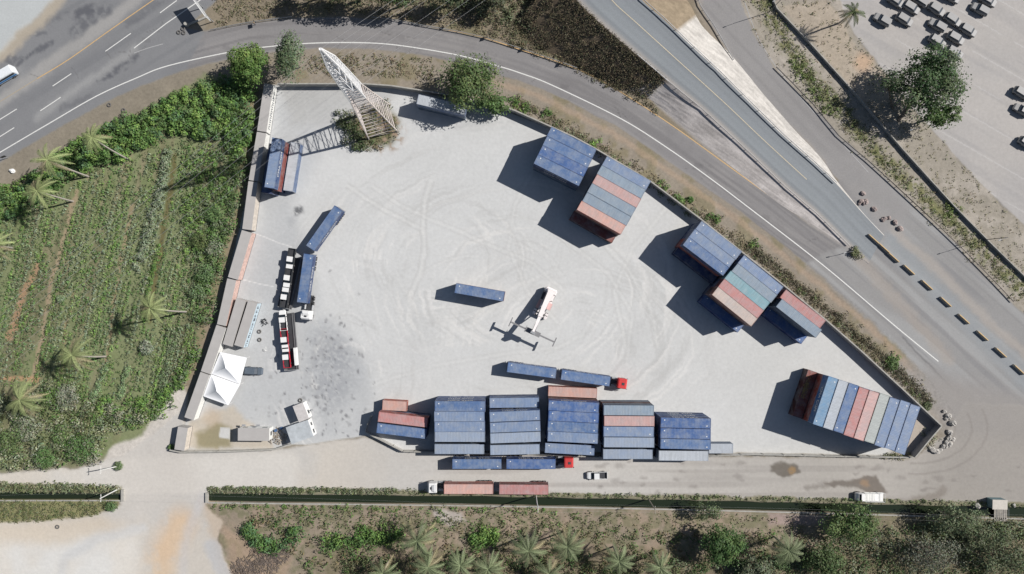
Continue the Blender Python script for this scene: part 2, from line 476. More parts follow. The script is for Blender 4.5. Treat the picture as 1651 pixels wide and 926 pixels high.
blend(stroke([(290,1000),(300,860),(330,800)], 7, 6) * .5, (196,194,194))
blend(stroke([(340,880),(372,950)], 12, 6) * .7, (186,188,191))
for r0 in (40, 58, 75):
    ar = [(1480 + r0 * 1.5 * math.cos(t), 690 + r0 * math.sin(t)) for t in np.linspace(-.4, 1.7, 14)]
    blend(stroke(ar, 1.6, 1.4, .4) * .45, (138,132,127))
blend(area([(1240,752),(1262,743),(1284,748),(1290,762),(1262,770),(1242,764)], 3, 1.2), (120,114,106))
blend(blob(1275, 758, 7, .35, 1.0, .8) * .9, (158,132,98))
blend(area([(1330,778),(1370,776),(1398,766),(1414,768),(1432,795),(1415,800),(1385,788),(1340,785)], 2.5, 1.2) * .9, (120,112,104))
blend(blob(1395, 779, 6, .4, 1.2, 1.2) * .9, (156,134,112))
blend(stroke([(1300,786),(1350,782),(1400,785)], 3, 3) * .6, (130,124,118))
blend(stroke([(1450,812),(1510,800),(1520,790)], 6, 4) * .6, (132,124,116))
for _ in range(40):
    x = RNG.uniform(950, 1640); y = RNG.uniform(745, 795)
    blend(blob(x, y, RNG.uniform(1.5, 4), .6, 1.2, 2) * .4, (128,122,118))
# --- yard
ym = area(YARD, 1.5, .25)
blend(ym, (207,208,207))
blend(ym * smooth(U, 950, 1350) * .7, (206,206,203))
blend(ym * area([(285,730),(302,674),(350,525),(368,450),(400,310),(424,212),(440,140),(560,138),(520,240),(470,330),(500,420),(520,500),(600,590),(600,700),(480,720)], 16), (190,192,193))
blend(ym * area([(450,140),(560,140),(640,150),(560,210),(470,200)], 12) * .8, (182,182,180))
blend(ym * area([(640,190),(720,215),(830,200),(900,190),(800,165),(700,160)], 10) * smooth(n_mid, .4, .6) * .5, (182,183,183))
blend(ym * smooth(n_big, .5, .72) * .4, (198,199,198))
# tyre tracks: swept rings and lanes of the handling machine
for cx, cy, ax, ay, ph, mn in ((690,420,1.0,.85,0,60), (930,560,1.15,.9,7,70), (830,470,1.3,1.0,13,110), (560,600,.8,1.1,23,60)):
    rr = np.hypot((U - cx) / ax, (V - cy) / ay) + wn1 * 14
    an = np.arctan2(V - cy, U - cx)
    tr = vnoise(rr / 3.0 + ph, an * 2.2 + ph, 500) * vnoise(rr / 12 + ph, an * 1.3 + 3, 501)
    band = smooth(rr, mn * .4, mn * .8) * (1 - smooth(rr, mn * 2.2, mn * 3.2)) * smooth(vnoise(an * 1.7 + ph, rr / 60, 502), .3, .6)
    blend(ym * band * smooth(tr, .32, .55) * .42, (188,188,186))
    tr2 = vnoise(rr / 3.4 + ph + 50, an * 2.2, 503) * vnoise(rr / 14 + ph, an * 1.3 + 9, 504)
    blend(ym * band * smooth(tr2, .34, .6) * .6, (224,223,220))
def lane(pts, off=3.2, wd=1.1, a=.5, c=(194,194,192), c2=(216,216,213)):
    a *= .85
    for o, cc in ((-off, c), (off, c), (0, c2)):
        pp = np.array(pts, float); d = np.gradient(pp, axis=0); nrm = np.c_[-d[:, 1], d[:, 0]]; nrm /= np.hypot(*nrm.T)[:, None]
        blend(ym * stroke([tuple(q) for q in pp + nrm * o], wd, 1.0, .5) * a, cc)
lane([(694,292),(684,330),(682,370),(684,410),(678,440),(660,480)], 5, 1.6, .7)
lane([(600,300),(650,335),(720,365),(790,395),(860,425),(910,470)], 4, 1.2, .5)
lane([(560,300),(620,340),(680,370)], 4, 1.4, .6, (194,194,192))
lane([(880,240),(830,330),(820,400),(850,470),(900,520)], 4, 1.2, .45)
lane([(1080,330),(1020,400),(990,470),(1010,560)], 4, 1.2, .5)
lane([(960,380),(1010,430),(1050,500),(1060,560)], 5, 1.2, .6)
lane([(900,380),(980,440),(1020,510),(1010,580)], 4, 1.0, .5)
lane([(880,570),(940,540),(960,500)], 4, 1.2, .5)
lane([(600,620),(700,590),(820,570),(900,560)], 4, 1.2, .35)
for _ in range(26):
    a0 = RNG.uniform(0, 2 * PI); r0 = RNG.uniform(60, 230); da = RNG.uniform(.4, 1.3)
    cx, cy = RNG.uniform(650, 980), RNG.uniform(400, 520)
    pts = [(cx + r0 * 1.1 * math.cos(a0 + t * da), cy + r0 * .75 * math.sin(a0 + t * da)) for t in np.linspace(0, 1, 9)]
    lane(pts, RNG.uniform(2.5, 5), .9, RNG.uniform(.2, .45))
# oil, burn marks and mud in the west of the yard
for x, y, r, a in ((481,341,7,.85),(478,346,4,.7),(472,356,9,.3),(500,600,6,.35),(530,640,30,.38),(540,600,44,.42),(525,555,34,.36),(545,575,20,.3),(520,680,24,.25)):
    blend(ym * blob(x, y, r, .6) * a * smooth(n_f, .2, .6), (92,94,98) if a > .5 else (146,149,154))
for _ in range(170):
    x = RNG.normal(530, 30); y = RNG.normal(610, 55)
    blend(ym * blob(x, y, RNG.uniform(.8, 3.4), .5, 1.3, RNG.uniform(.5, .9)) * RNG.uniform(.3, .8), (112,112,115))
for _ in range(30):
    x = RNG.uniform(400, 520); y = RNG.uniform(560, 700)
    blend(ym * blob(x, y, RNG.uniform(1, 2.6), .5) * .5, (150,150,150))
blend(ym * area([(305,680),(375,655),(440,715),(440,724),(292,724)], 6) * .85, (196,186,170))
blend(ym * area([(316,700),(350,680),(372,690),(372,722),(318,722)], 6) * .9, (150,142,112))
blend(ym * blob(340, 672, 16, .6) * .5, (190,170,146))
blend(area([(355,690),(371,690),(370,708),(353,706)], 1, .2), (206,206,203))
blend(ym * stroke([(400,372),(450,392),(470,398)], .7, .6, .2) * .7, (228,228,226))
blend(ym * stroke([(385,450),(420,458),(440,462)], .7, .6, .2) * .7, (228,228,226))
blend(blob(604, 205, 36, .25, 1.2, 1.1), (120,116,88))
blend(blob(612, 215, 34, .2, 1.4, 1.2) * smooth(n_sm, .45, .6), (160,140,122))
blend(ym * area([(1395,580),(1512,684),(1470,735),(1440,735),(1480,660)], 6) * .8, (178,164,148))
blend(ym * stroke([(1440,738),(1470,736)], 9, 5) * .5, (150,136,112))
blend(ym * stroke([(1060,300),(1130,360),(1090,390)], 14, 10) * .4, (216,213,204))
# --- land south of the canal
SL = [(332,815),(700,815),(1240,827),(1780,840),(1780,1010),(385,1010),(375,926),(350,870),(360,840)]
slm = area(SL, 3)
blend(slm, (150,138,122))
blend(slm * smooth(n_mid, .45, .65) * .5, (168,148,130))
blend(slm * smooth(n_sm, .42, .62) * .6, (112,114,84))
blend(slm * smooth(U, 1280, 1420) * .6, (116,112,88))
blend(slm * smooth(V + wn1 * 40, 868, 905) * smooth(U, 470, 560) * .55, (112,102,80))
blend(area([(360,850),(400,870),(470,900),(440,1000),(385,1000)], 6) * .55, (178,154,132))
blend(area([(700,820),(745,825),(752,840),(725,848),(700,832)], 4) * .8, (192,184,178))
blend(area([(1240,828),(1330,832),(1330,848),(1240,846)], 4) * .7, (170,150,146))
# north and south banks of the western canal
blend(area([(-80,776),(60,780),(196,786),(194,797),(-80,795)], 2.5), (128,126,98))
blend(area([(-80,806),(194,806),(190,818),(150,832),(60,842),(-80,845)], 3), (140,138,100))
blend(area([(335,786),(700,792),(1100,799),(1480,807),(1780,815),(1780,823),(1240,811),(780,802),(335,797)], 1.5), (138,134,112))
# canal bed
cm = np.maximum(area(CANAL_W, .8, 0.0), area(CANAL_E, .8, 0.0))
blend(cm, (24,28,20))
Zh -= cm * 2.0
PX0 = (U - CX) * S; PY0 = (CY - V) * S
# gentle relief off the roads
soft_m = 1 - np.clip(area(ROADS['highway'],4,0,10) + area(ROADS['ramp'],4,0,10) + area(ROADS['side_road'],4,0,10) + area(YARD,3,0,6) + sm + lm, 0, 1)
Zh += soft_m * (n_mid - .5) * .35 * (1 - cm)
COLR *= (0.97 + 0.06 * n_sm + .05 * (n_f - .5))[..., None]

def grid_object(name, cellmask, mat, zoff=0.0):
    nr, nc = U.shape
    idx = np.full(U.shape, -1, int)
    vm = np.zeros(U.shape, bool)
    vm[:-1, :-1] |= cellmask; vm[1:, :-1] |= cellmask; vm[:-1, 1:] |= cellmask; vm[1:, 1:] |= cellmask
    n = int(vm.sum()); idx[vm] = np.arange(n)
    co = np.stack([PX0[vm], PY0[vm], Zh[vm] + zoff], 1).astype(np.float32)
    a = idx[:-1, :-1][cellmask]; b = idx[1:, :-1][cellmask]; c = idx[1:, 1:][cellmask]; d = idx[:-1, 1:][cellmask]
    f = np.stack([a, b, c, d], 1).astype(np.int32)
    me = bpy.data.meshes.new(name)
    me.vertices.add(n); me.vertices.foreach_set('co', co.ravel())
    me.loops.add(f.size); me.loops.foreach_set('vertex_index', f.ravel())
    me.polygons.add(len(f)); me.polygons.foreach_set('loop_start', np.arange(0, f.size, 4, dtype=np.int32))
    me.update(calc_edges=True)
    ca = me.color_attributes.new('Col', 'FLOAT_COLOR', 'POINT')
    cc = np.ones((n, 4), np.float32); cc[:, :3] = np.clip(COLR[vm], 0.004, .86)
    ca.data.foreach_set('color', cc.ravel())
    return tag(obj(name, me, mat), None, None, kind='structure')
EARTH = mat_attr('earth', .95, .17, 1.4, .10, .05)
SAND = mat_attr('packed_sand', .95, .075, 1.3, .05, .035)
ASPH = mat_attr('asphalt', .88, .075, 2.2, .02, .04)
cu = (U[:-1, :-1] + U[1:, 1:]) / 2; cv = (V[:-1, :-1] + V[1:, 1:]) / 2
zone = np.zeros(cu.shape, int)
def setzone(pts, k): zone[inside(cu, cv, pts)] = k
setzone(FIELD, 5); setzone(SOUTH, 3); setzone(LOT, 4); setzone(ROADS['side_road'], 6); setzone(ROADS['ramp'], 1); setzone(ROADS['highway'], 2); setzone(YARD, 7)
grid_object('ground', zone == 0, EARTH)
grid_object('ramp_road', zone == 1, ASPH)
grid_object('highway_road', zone == 2, ASPH)
grid_object('dirt_road', zone == 3, SAND)
grid_object('parking_lot_ground', zone == 4, SAND)
grid_object('field', zone == 5, EARTH)
grid_object('side_road', zone == 6, ASPH)
grid_object('container_yard_ground', zone == 7, SAND)

# canal water, a little below the banks
wm, nt_, b_ = newmat('canal_water')
b_.inputs['Base Color'].default_value = (0.018, 0.026, 0.014, 1); b_.inputs['Roughness'].default_value = 0.12
MATS['water'] = wm
for pts in (CANAL_W, CANAL_E):
    mb = MB(); n = len(pts)
    mb.add([P(x, y) + Vector((0, 0, -.7)) for x, y in pts], [tuple(range(n))[::-1]])
    tag(obj('canal_water', mb, wm), None, None, kind='structure')

# ------------------------------------------------------------------ road markings (thin sheets just above the asphalt)
def worn(name, c, a=.55):
    m = mat_plain(name, c, 0.7, 0, a * .5, 6.0)
    return m
WHITE_LINE = worn('worn_white_marking', col(226, 226, 222)); YEL_LINE = worn('worn_yellow_marking', col(206, 172, 122))
DIM_LINE = worn('faded_marking', col(172, 172, 172)); DECK_LINE = worn('faded_yellow_marking', col(192, 182, 160))
def ribbon(mb, pts, wd, zf=lambda i: .012, z0=0.0):
    W = [P(x, y, z0 if np.isscalar(z0) else z0[i]) + Vector((0, 0, zf(i))) for i, (x, y) in enumerate(pts)]
    vs = []
    for i, p in enumerate(W):
        a = W[max(i - 1, 0)]; b = W[min(i + 1, len(W) - 1)]
        d = (b - a); d.z = 0; d.normalize(); n = Vector((-d.y, d.x, 0)) * wd / 2
        vs += [p + n, p - n]
    mb.add(vs, [(2 * i, 2 * i + 1, 2 * i + 3, 2 * i + 2) for i in range(len(W) - 1)])
def marking(name, lines, wd, m, z=.012):
    mb = MB()
    for l in lines: ribbon(mb, l, wd, lambda i: z)
    return tag(obj(name, mb, m), None, None, kind='structure')
def spline(pts, k=6):
    out = []
    n = len(pts)
    for i in range(n - 1):
        p0 = np.array(pts[max(i - 1, 0)]); p1 = np.array(pts[i]); p2 = np.array(pts[i + 1]); p3 = np.array(pts[min(i + 2, n - 1)])
        for j in range(k):
            t = j / k
            out.append(tuple(.5 * ((2 * p1) + (-p0 + p2) * t + (2 * p0 - 5 * p1 + 4 * p2 - p3) * t * t + (-p0 + 3 * p1 - 3 * p2 + p3) * t ** 3)))
    out.append(tuple(pts[-1]))
    return out
EDGE = spline([(-60,282),(10,240),(78,200),(155,155.5),(220,126),(272,106),(377,83),(443,74.5),(500,70),(575,69),(640,73),(733,88),(794,104),(842,119),(891,138),(1000,191),(1075,238),(1144,287),(1206,334),(1328,428.5),(1441,524),(1513,583)])
marking('edge_line_marking', [EDGE], .26, WHITE_LINE)
marking('yellow_line_marking', [spline([(723,48.5),(774,59),(842,81),(930,111),(1000,148),(1080,200),(1139,242),(1194,282),(1244,318)]), spline([(262,-10),(246,1),(180,47),(111,96),(60,127)])], .24, YEL_LINE)
marking('yellow_line_faded_marking', [spline([(60,127),(0,164),(-40,188)])], .2, mat_plain('faded_gold', col(172, 160, 140), .8))
marking('lane_dash_marking', [[(285,1),(258,21)],[(211,54),(170,83)],[(115,119),(85,139)],[(98,157),(65,179)],[(27,176),(-2,194)],[(23,206),(-4,223)],[(320,-24),(296,-8)]], .22, WHITE_LINE)
marking('split_line_marking', [[(330,-5),(319,3),(268,38),(216,78)]], .24, WHITE_LINE)
marking('merge_line_marking', [spline([(216,86),(238,78),(263,71)])], .2, DIM_LINE)
marking('service_line_marking', [spline([(1190,-30),(1222,60),(1268,130),(1320,190),(1400,278)])], .16, DIM_LINE)

# ------------------------------------------------------------------ the raised carriageway and its embankment
#        left edge      right edge     z    west foot    east foot
STN = [((905,-40),(1008,-40),7.9,(826,40),(1060,-75)),((929,0),(1035,0),7.4,(862,76),(1086,-28)),((975,44),(1072,33),6.7,(922,106),(1112,4)),((1027,89),(1105,65),5.5,(985,138),(1133,42)),
       ((1077,132),(1157,114),3.3,(1050,164),(1178,86)),((1131,176),(1209,166),2.2,(1104,209),(1226,143)),((1193,233),(1262,218),1.5,(1167,263),(1275,200)),((1268,304),(1314,264),.9,(1248,328),(1324,252)),
       ((1318,346.5),(1347,295),.5,(1303,363),(1350,291)),((1368,396),(1392,345),.12,(1362,402),(1393,344)),((1400,425),(1425,380),.03,(1398,427),(1427,378))]
def interp_stn(k=6):
    arr = np.array([[*a, *b, z, *c, *d] for a, b, z, c, d in STN])
    out = []
    for i in range(len(arr) - 1):
        p0 = arr[max(i-1,0)]; p1 = arr[i]; p2 = arr[i+1]; p3 = arr[min(i+2,len(arr)-1)]
        for j in range(k):
            t = j / k
            out.append(.5*((2*p1)+(-p0+p2)*t+(2*p0-5*p1+4*p2-p3)*t*t+(-p0+3*p1-3*p2+p3)*t**3))
    out.append(arr[-1]); return np.array(out)
ST = interp_stn()
def strip_object(name, rows, colf, mat, kind='structure'):
    """rows: list of lists of points; colf(i,j,p) -> colour"""
    nr = len(rows); nc = len(rows[0])
    vs = [tuple(p) for r in rows for p in r]
    fs = [(i*nc+j, (i+1)*nc+j, (i+1)*nc+j+1, i*nc+j+1) for i in range(nr-1) for j in range(nc-1)]
    me = bpy.data.meshes.new(name); me.from_pydata(vs, [], fs); me.update()
    ca = me.color_attributes.new('Col', 'FLOAT_COLOR', 'POINT')
    cc = [(*colf(i, j, rows[i][j]), 1) for i in range(nr) for j in range(nc)]
    ca.data.foreach_set('color', np.array(cc, np.float32).ravel())
    o = obj(name, me, mat)
    return tag(o, None, None, kind=kind)
deck = []
for s in ST:
    L = P(s[0], s[1], s[4] + .06); R = P(s[2], s[3], s[4] + .06)
    deck.append([L.lerp(R, j / 22) for j in range(23)])
prof_n = np.random.default_rng(5).random(60)
def deckcol(i, j, p):
    c = np.array(col(139, 144, 148)) * (0.93 + .16 * prof_n[j])
    e = max(0, 1 - j / 3.2)
    c = c * (1 - e) + np.array(col(176, 168, 160)) * e
    if 5 <= j <= 8: c = c * .93 + np.array(col(160, 166, 168)) * .07 * 2
    return tuple(c)
strip_object('raised_road', deck[::-1], deckcol, ASPH)
mb = MB()
cl = []
for s in ST[:-17]:
    cl.append(((s[0] * .46 + s[2] * .54), (s[1] * .46 + s[3] * .54), s[4]))
W_ = [P(x, y, z + .075) for x, y, z in cl]
vs = []
for i, p in enumerate(W_):
    d = W_[min(i+1, len(W_)-1)] - W_[max(i-1, 0)]; d.z = 0; d.normalize(); n_ = Vector((-d.y, d.x, 0)) * .11
    vs += [p + n_, p - n_]
mb.add(vs, [(2*i, 2*i+1, 2*i+3, 2*i+2) for i in range(len(W_)-1)])
tag(obj('centre_line_marking', mb, DECK_LINE), None, None, kind='structure')
for side in ('west', 'east'):
    rows = []
    for i, s in enumerate(ST):
        top = P(s[0], s[1], s[4] + .05) if side == 'west' else P(s[2], s[3], s[4] + .05)
        ft = P(s[5], s[6], -.15) if side == 'west' else P(s[7], s[8], -.15)
        r = []
        for j in range(15):
            t = j / 14
            p = top.lerp(ft, t)
            if 0 < j < 14: p.z += random.uniform(-.04, .04) * min(1, s[4] / 3)
            r.append(p)
        rows.append(r)
    rows.append([P(1402, 427, -.1 if True else 0) for _ in range(15)])
    rows = rows[:-1]
    def slopecol(i, j, p, side=side):
        s = ST[min(i if side == 'east' else len(ST)-1-i, len(ST)-1)]
        k = random.uniform(.85, 1.15)
        if side == 'east':
            c = col(200, 196, 190) if s[3] > 52 else col(146, 132, 112)
            if s[3] > 52 and random.random() < .2: k *= .88
        else:
            t_ = smooth(np.array(s[1] + j * 2.0), 128, 140)
            c = np.array(col(112, 100, 84)) * (1 - t_) + np.array(col(208, 202, 198)) * t_
            if s[1] > 135:
                k *= .72 + .4 * float(vnoise(np.array(i * .9), np.array(j * .28), 611))
        return tuple(np.array(c) * k)
    strip_object('embankment_slope' if side == 'west' else 'lined_embankment_slope', rows if side == 'east' else [r for r in rows[::-1]], slopecol, EARTH)

# ------------------------------------------------------------------ containers
def corrugated(x0, x1, z0, z1, y, side, depth=.036, pitch=.28):
    """corrugated wall in the plane y, running along x"""
    mb = MB(); xs = []; x = x0; k = 0
    while x < x1 - 1e-6:
        for dx, d in ((0, 0), (.07, 0), (.11 , 1), (.21, 1), (.25, 0)):
            if x + dx < x1: xs.append((x + dx, d))
        x += pitch
    xs.append((x1, 0))
    vs = []
    for xx, d in xs: vs += [(xx, y - side * depth * d, z0), (xx, y - side * depth * d, z1)]
    n = len(xs)
    mb.add(vs, [(2*i, 2*i+2, 2*i+3, 2*i+1) if side < 0 else (2*i, 2*i+1, 2*i+3, 2*i+2) for i in range(n-1)])
    return mb
CW = 2.438
def text_mesh(s, size, name='lettering'):
    cu_ = bpy.data.curves.new('t', 'FONT'); cu_.body = s; cu_.size = size; cu_.align_x = 'CENTER'; cu_.align_y = 'CENTER'; cu_.extrude = .004
    to = bpy.data.objects.new('t', cu_); C.objects.link(to)
    dg = bpy.context.evaluated_depsgraph_get(); dg.update()
    me = bpy.data.meshes.new_from_object(to.evaluated_get(dg)); me.name = name; me.materials.clear()
    bpy.data.objects.remove(to); bpy.data.curves.remove(cu_)
    return me
TEXTM = text_mesh('CMA CGM', 1.35)
CM = {}
def container_meshes(L, H):
    key = (L, H)
    if key in CM: return CM[key]
    d = {}
    hl, hw = L / 2, CW / 2
    f = MB()
    for sx in (-1, 1):
        for sy in (-1, 1):
            f.box(*sorted((sx*(hl-.15), sx*hl)), *sorted((sy*(hw-.15), sy*hw)), .16, H-.12)
            for z0, z1 in ((.0, .16), (H-.12, H+.006)):
                f.box(*sorted((sx*(hl-.18), sx*(hl+.003))), *sorted((sy*(hw-.165), sy*(hw+.003))), z0, z1)
        f.box(*sorted((sx*(hl-.1), sx*hl)), -hw+.165, hw-.165, .02, .16); f.box(*sorted((sx*(hl-.12), sx*hl)), -hw+.165, hw-.165, H-.12, H-.008)
    for sy in (-1, 1):
        f.box(-hl+.18, hl-.18, *sorted((sy*(hw-.06), sy*hw)), .02, .16); f.box(-hl+.18, hl-.18, *sorted((sy*(hw-.06), sy*hw)), H-.1, H-.008)
    d['frame'] = f.mesh('frame')
    r = MB(); xs = []; x = -hl + .12; k = 0
    while x < hl - .12:
        for dx, dz in ((0, 0), (.1, 0), (.16, 1), (.26, 1), (.30, 0)):
            if x + dx < hl - .12: xs.append((x + dx, dz))
        x += .36
    xs.append((hl - .12, 0))
    vs = []
    for xx, dz in xs: vs += [(xx, -hw + .06, H - .040 + .013 * dz), (xx, hw - .06, H - .040 + .013 * dz)]
    n = len(xs)
    r.add(vs, [(2*i, 2*i+2, 2*i+3, 2*i+1) for i in range(n-1)])
    d['roof'] = r.mesh('roof')
    for s_ in (-1, 1):
        d['side%d' % s_] = corrugated(-hl+.15, hl-.15, .16, H-.1, s_*(hw-.02), s_).mesh('side_panel')
    fl = MB(); fl.box(-hl+.1, hl-.1, -hw+.06, hw-.06, .12, .15); d['floor'] = fl.mesh('floor_panel')
    e = corrugated(-hw+.15, hw-.15, .16, H-.12, 0, 1, .04, .25)
    e.v = [(-hl + .03 - (-yy), xx, zz) for xx, yy, zz in e.v]; d['front'] = e.mesh('front_panel')
    for q, s_ in enumerate((-1, 1)):
        dm = MB(); y0, y1 = (-hw+.16, -.01) if s_ < 0 else (.01, hw-.16)
        dm.box(hl-.08, hl-.03, y0, y1, .17, H-.13)
        for yy in (y0 + (y1-y0)*.25, y0 + (y1-y0)*.75): dm.bar((hl-.01, yy, .2), (hl-.01, yy, H-.16), .018, 6)
        dm.box(hl-.03, hl+.0, (y0+y1)/2-.3, (y0+y1)/2+.3, 1.1, 1.16)
        d['door%d' % s_] = dm.mesh('door')
    p = MB()
    p.box(-.13, .13, -.13, .13, H-.02, H-.012)
    d['patch'] = p.mesh('roof_marking')
    t = MB()
    CM[key] = d
    return d
PAINT = mat_paint()
LETTER = mat_plain('white_lettering', (.66, .67, .67), .6)
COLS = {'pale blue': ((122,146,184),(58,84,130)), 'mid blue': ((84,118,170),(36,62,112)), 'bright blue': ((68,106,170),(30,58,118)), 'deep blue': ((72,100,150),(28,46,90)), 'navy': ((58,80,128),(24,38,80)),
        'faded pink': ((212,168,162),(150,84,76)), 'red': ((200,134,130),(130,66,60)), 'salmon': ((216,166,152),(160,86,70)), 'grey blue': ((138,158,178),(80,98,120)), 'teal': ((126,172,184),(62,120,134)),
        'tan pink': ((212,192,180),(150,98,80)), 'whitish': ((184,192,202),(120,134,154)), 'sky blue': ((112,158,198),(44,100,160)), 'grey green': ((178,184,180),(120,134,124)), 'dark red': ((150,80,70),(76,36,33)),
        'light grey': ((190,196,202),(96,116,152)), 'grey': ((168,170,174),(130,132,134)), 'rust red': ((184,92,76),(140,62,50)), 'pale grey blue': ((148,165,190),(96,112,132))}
def desat(c, k=.2):
    g = sum(c) / 3
    return tuple(v * (1 - k) + g * k for v in c)
def container(L, H, colour, pos, rz, label, group='shipping containers in the yard', letter=False, name='shipping_container', markings=True, sideswap=None):
    d = container_meshes(L, H)
    t = thing(name, label, 'container', pos, rz, group)
    rc, sc_ = COLS[colour]
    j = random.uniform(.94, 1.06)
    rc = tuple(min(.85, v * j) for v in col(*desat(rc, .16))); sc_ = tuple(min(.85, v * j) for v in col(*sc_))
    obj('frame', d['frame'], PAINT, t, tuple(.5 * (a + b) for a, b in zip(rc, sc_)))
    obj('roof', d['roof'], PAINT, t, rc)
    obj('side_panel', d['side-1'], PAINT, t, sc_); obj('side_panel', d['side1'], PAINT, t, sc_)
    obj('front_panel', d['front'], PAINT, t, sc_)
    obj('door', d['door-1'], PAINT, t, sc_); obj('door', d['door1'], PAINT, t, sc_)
    obj('floor_panel', d['floor'], DARKSTEEL, t)
    if markings and 'blue' in colour and 'grey' not in colour: [setattr(obj('roof_marking', d['patch'], LETTER, t), 'location', (sx * (L/2-.95), -.62 * sx, 0)) for sx in (-1, 1)]
    if letter:
        for s_ in (-1, 1):
            o = obj('lettering', TEXTM, LETTER, t)
            o.location = (0, s_ * (CW/2 + .004), H * .55)
            o.rotation_euler = (PI/2, 0, 0) if s_ < 0 else (PI/2, 0, PI)
    return t
L40, L20 = 12.192, 6.058
STD, HC = 2.591, 2.896
ORD = ['first', 'second', 'third', 'fourth', 'fifth', 'sixth', 'seventh', 'eighth', 'ninth', 'tenth']
TIER = {1: ['single'], 2: ['bottom', 'top'], 3: ['bottom', 'middle', 'top']}
def block(TL, TR, BL, n, H, tiers, phrase, frm, ordinals=None, letterface=(), L=L40, colours_low=('deep blue', 'mid blue', 'navy', 'dark red', 'grey blue'), lows=None, minp=2.47):
    """a row of container stacks; TL, TR, BL are roof corners in plan, tiers = list of stacks (top colour, height count)"""
    hm_ = max(k for _, k in tiers)
    z = hm_ * H
    A, B, D = P(*TL, z), P(*TR, z), P(*BL, z)
    ex = (B - A); ex.z = 0; ex.normalize(); ey = Vector((ex.y, -ex.x, 0))
    if (D - A).dot(ey) < 0: ey = -ey
    wd = (D - A).dot(ey); pitch = max(minp, wd / n)
    A = Vector((A.x, A.y, 0)); rz = math.atan2(ex.y, ex.x)
    mid = (A + Vector((B.x, B.y, 0))) / 2
    for i, (top, cnt) in enumerate(tiers):
        for k in range(cnt):
            c = mid + ey * (pitch * (i + .5)) + ex * (random.uniform(-.1, .1)) + ey * random.uniform(-.012, .012)
            if k == cnt - 1: cl_ = top
            elif lows and (i, k) in lows: cl_ = lows[(i, k)]
            else: cl_ = random.choice(colours_low)
            oi_ = ORD[i] if ordinals is None else ordinals[i]
            tn = TIER[cnt][k]
            lab = f"{cl_} container, {'alone' if cnt == 1 else tn + ' tier'}, {oi_} row {frm}, {phrase}"
            flip = PI if random.random() < .5 else 0
            container(L, H, cl_, (c.x, c.y, k * H), rz + flip + random.uniform(-.0015, .0015), lab, letter=(('blue' in cl_ or cl_ == 'navy') and 'grey' not in cl_ and (i in letterface or k == cnt - 1 and random.random() < .0)))
# southern wall blocks
b = 'low block beside gate'
block((611.5,663),(690,672.5),(607,699.5),2,STD,[('red',2),('mid blue',2)],b,'from north')
block((616.7,645),(656.4,647.4),(615,661.5),1,STD,[('salmon',1)],b,'northmost',['short'],L=L20)
b = 'block beside low gate block'
block((699,647),(783.5,647),(700,713),4,STD,[('mid blue',3),('pale blue',3),('pale blue',3),('pale grey blue',3)],b,'from north',letterface=(0,),lows={(0,0):'mid blue',(0,1):'mid blue'})
block((700.5,716.4),(781,716.4),(700.5,727.5),1,STD,[('pale grey blue',2)],b,'against road wall',['fifth'],minp=2.44)
b = 'second tall block from gate'
block((789.5,642),(869,641),(790,658),1,STD,[('pale blue',2)],b,'jutting north',['first'])
block((788.6,664),(870,661),(789.8,716),3,STD,[('pale blue',3),('pale blue',3),('pale grey blue',3)],b,'from north',['second','third','fourth'],letterface=(0,))
block((790.5,718),(870,716.5),(790.6,729.5),1,STD,[('pale grey blue',2)],b,'against road wall',['fifth'],minp=2.44)
b = 'block below yard truck'
block((884.8,622.5),(962.8,626),(884.4,639.6),1,STD,[('salmon',1)],b,'jutting north',['first'])
block((885,645.5),(966.7,649.5),(880.4,712),4,STD,[('bright blue',3),('bright blue',3),('mid blue',3),('pale blue',3)],b,'from north',['second','third','fourth','fifth'],letterface=(0,))
block((879.8,714.5),(959.5,718.8),(879.2,726),1,STD,[('pale blue',2)],b,'against road wall',['sixth'],minp=2.44)
b = 'block with one pink roof'
block((973.5,653),(1055.6,653.5),(974,722),4,STD,[('grey blue',3),('faded pink',3),('pale blue',3),('pale grey blue',3)],b,'from north',letterface=(0,))
block((973,724.5),(1053,724.5),(973,735.5),1,STD,[('pale grey blue',2)],b,'against road wall',['fifth'],minp=2.44)
b = 'eastmost block on south wall'
block((1065.7,673),(1147.4,674.8),(1064.5,724),3,STD,[('bright blue',3),('bright blue',3),('mid blue',3)],b,'from north',letterface=(0,),lows={(0,0):'mid blue',(0,1):'pale blue'})
block((1062,726.8),(1142,727.5),(1061.5,738),1,STD,[('whitish',2)],b,'against road wall',['fourth'],minp=2.44)
block((1144.5,715.5),(1181.5,715.5),(1144.5,731),1,STD,[('whitish',1)],'tucked behind last south block','short',['only'],L=L20)
# curved wall blocks
b = 'all-blue block on curved wall'
block((890.5,205),(961.5,240.5),(862,259),4,HC,[('mid blue',3),('mid blue',3),('bright blue',3),('mid blue',3)],b,'from wall',letterface=(3,))
b = 'six-row block on curved wall'
block((979,252),(1050,292),(928.5,334.5),6,HC,[('pale blue',3),('grey blue',3),('faded pink',3),('grey blue',3),('grey blue',3),('salmon',3)],b,'from wall',lows={(5,0):'dark red',(5,1):'dark red'})
block((925,338.5),(995,378.5),(916.5,352),1,HC,[('dark red',1)],b,'from wall',['seventh'])
b = 'two-blue block by curved wall'
block((1130.5,355.5),(1196.5,406),(1105.4,391.5),3,HC,[('pale blue',3),('pale blue',3),('mid blue',3)],b,'from wall',lows={(2,1):'rust red',(2,0):'rust red'})
block((1095.2,395.5),(1160.5,446),(1086.2,408),1,HC,[('navy',1)],b,'from wall',['fourth'])
b = 'teal-striped block by curved wall'
block((1200.5,411.7),(1262.7,462),(1150,473),5,HC,[('pale blue',3),('grey blue',3),('teal',3),('red',3),('tan pink',3)],b,'from wall',lows={(4,1):'dark red',(4,0):'navy'})
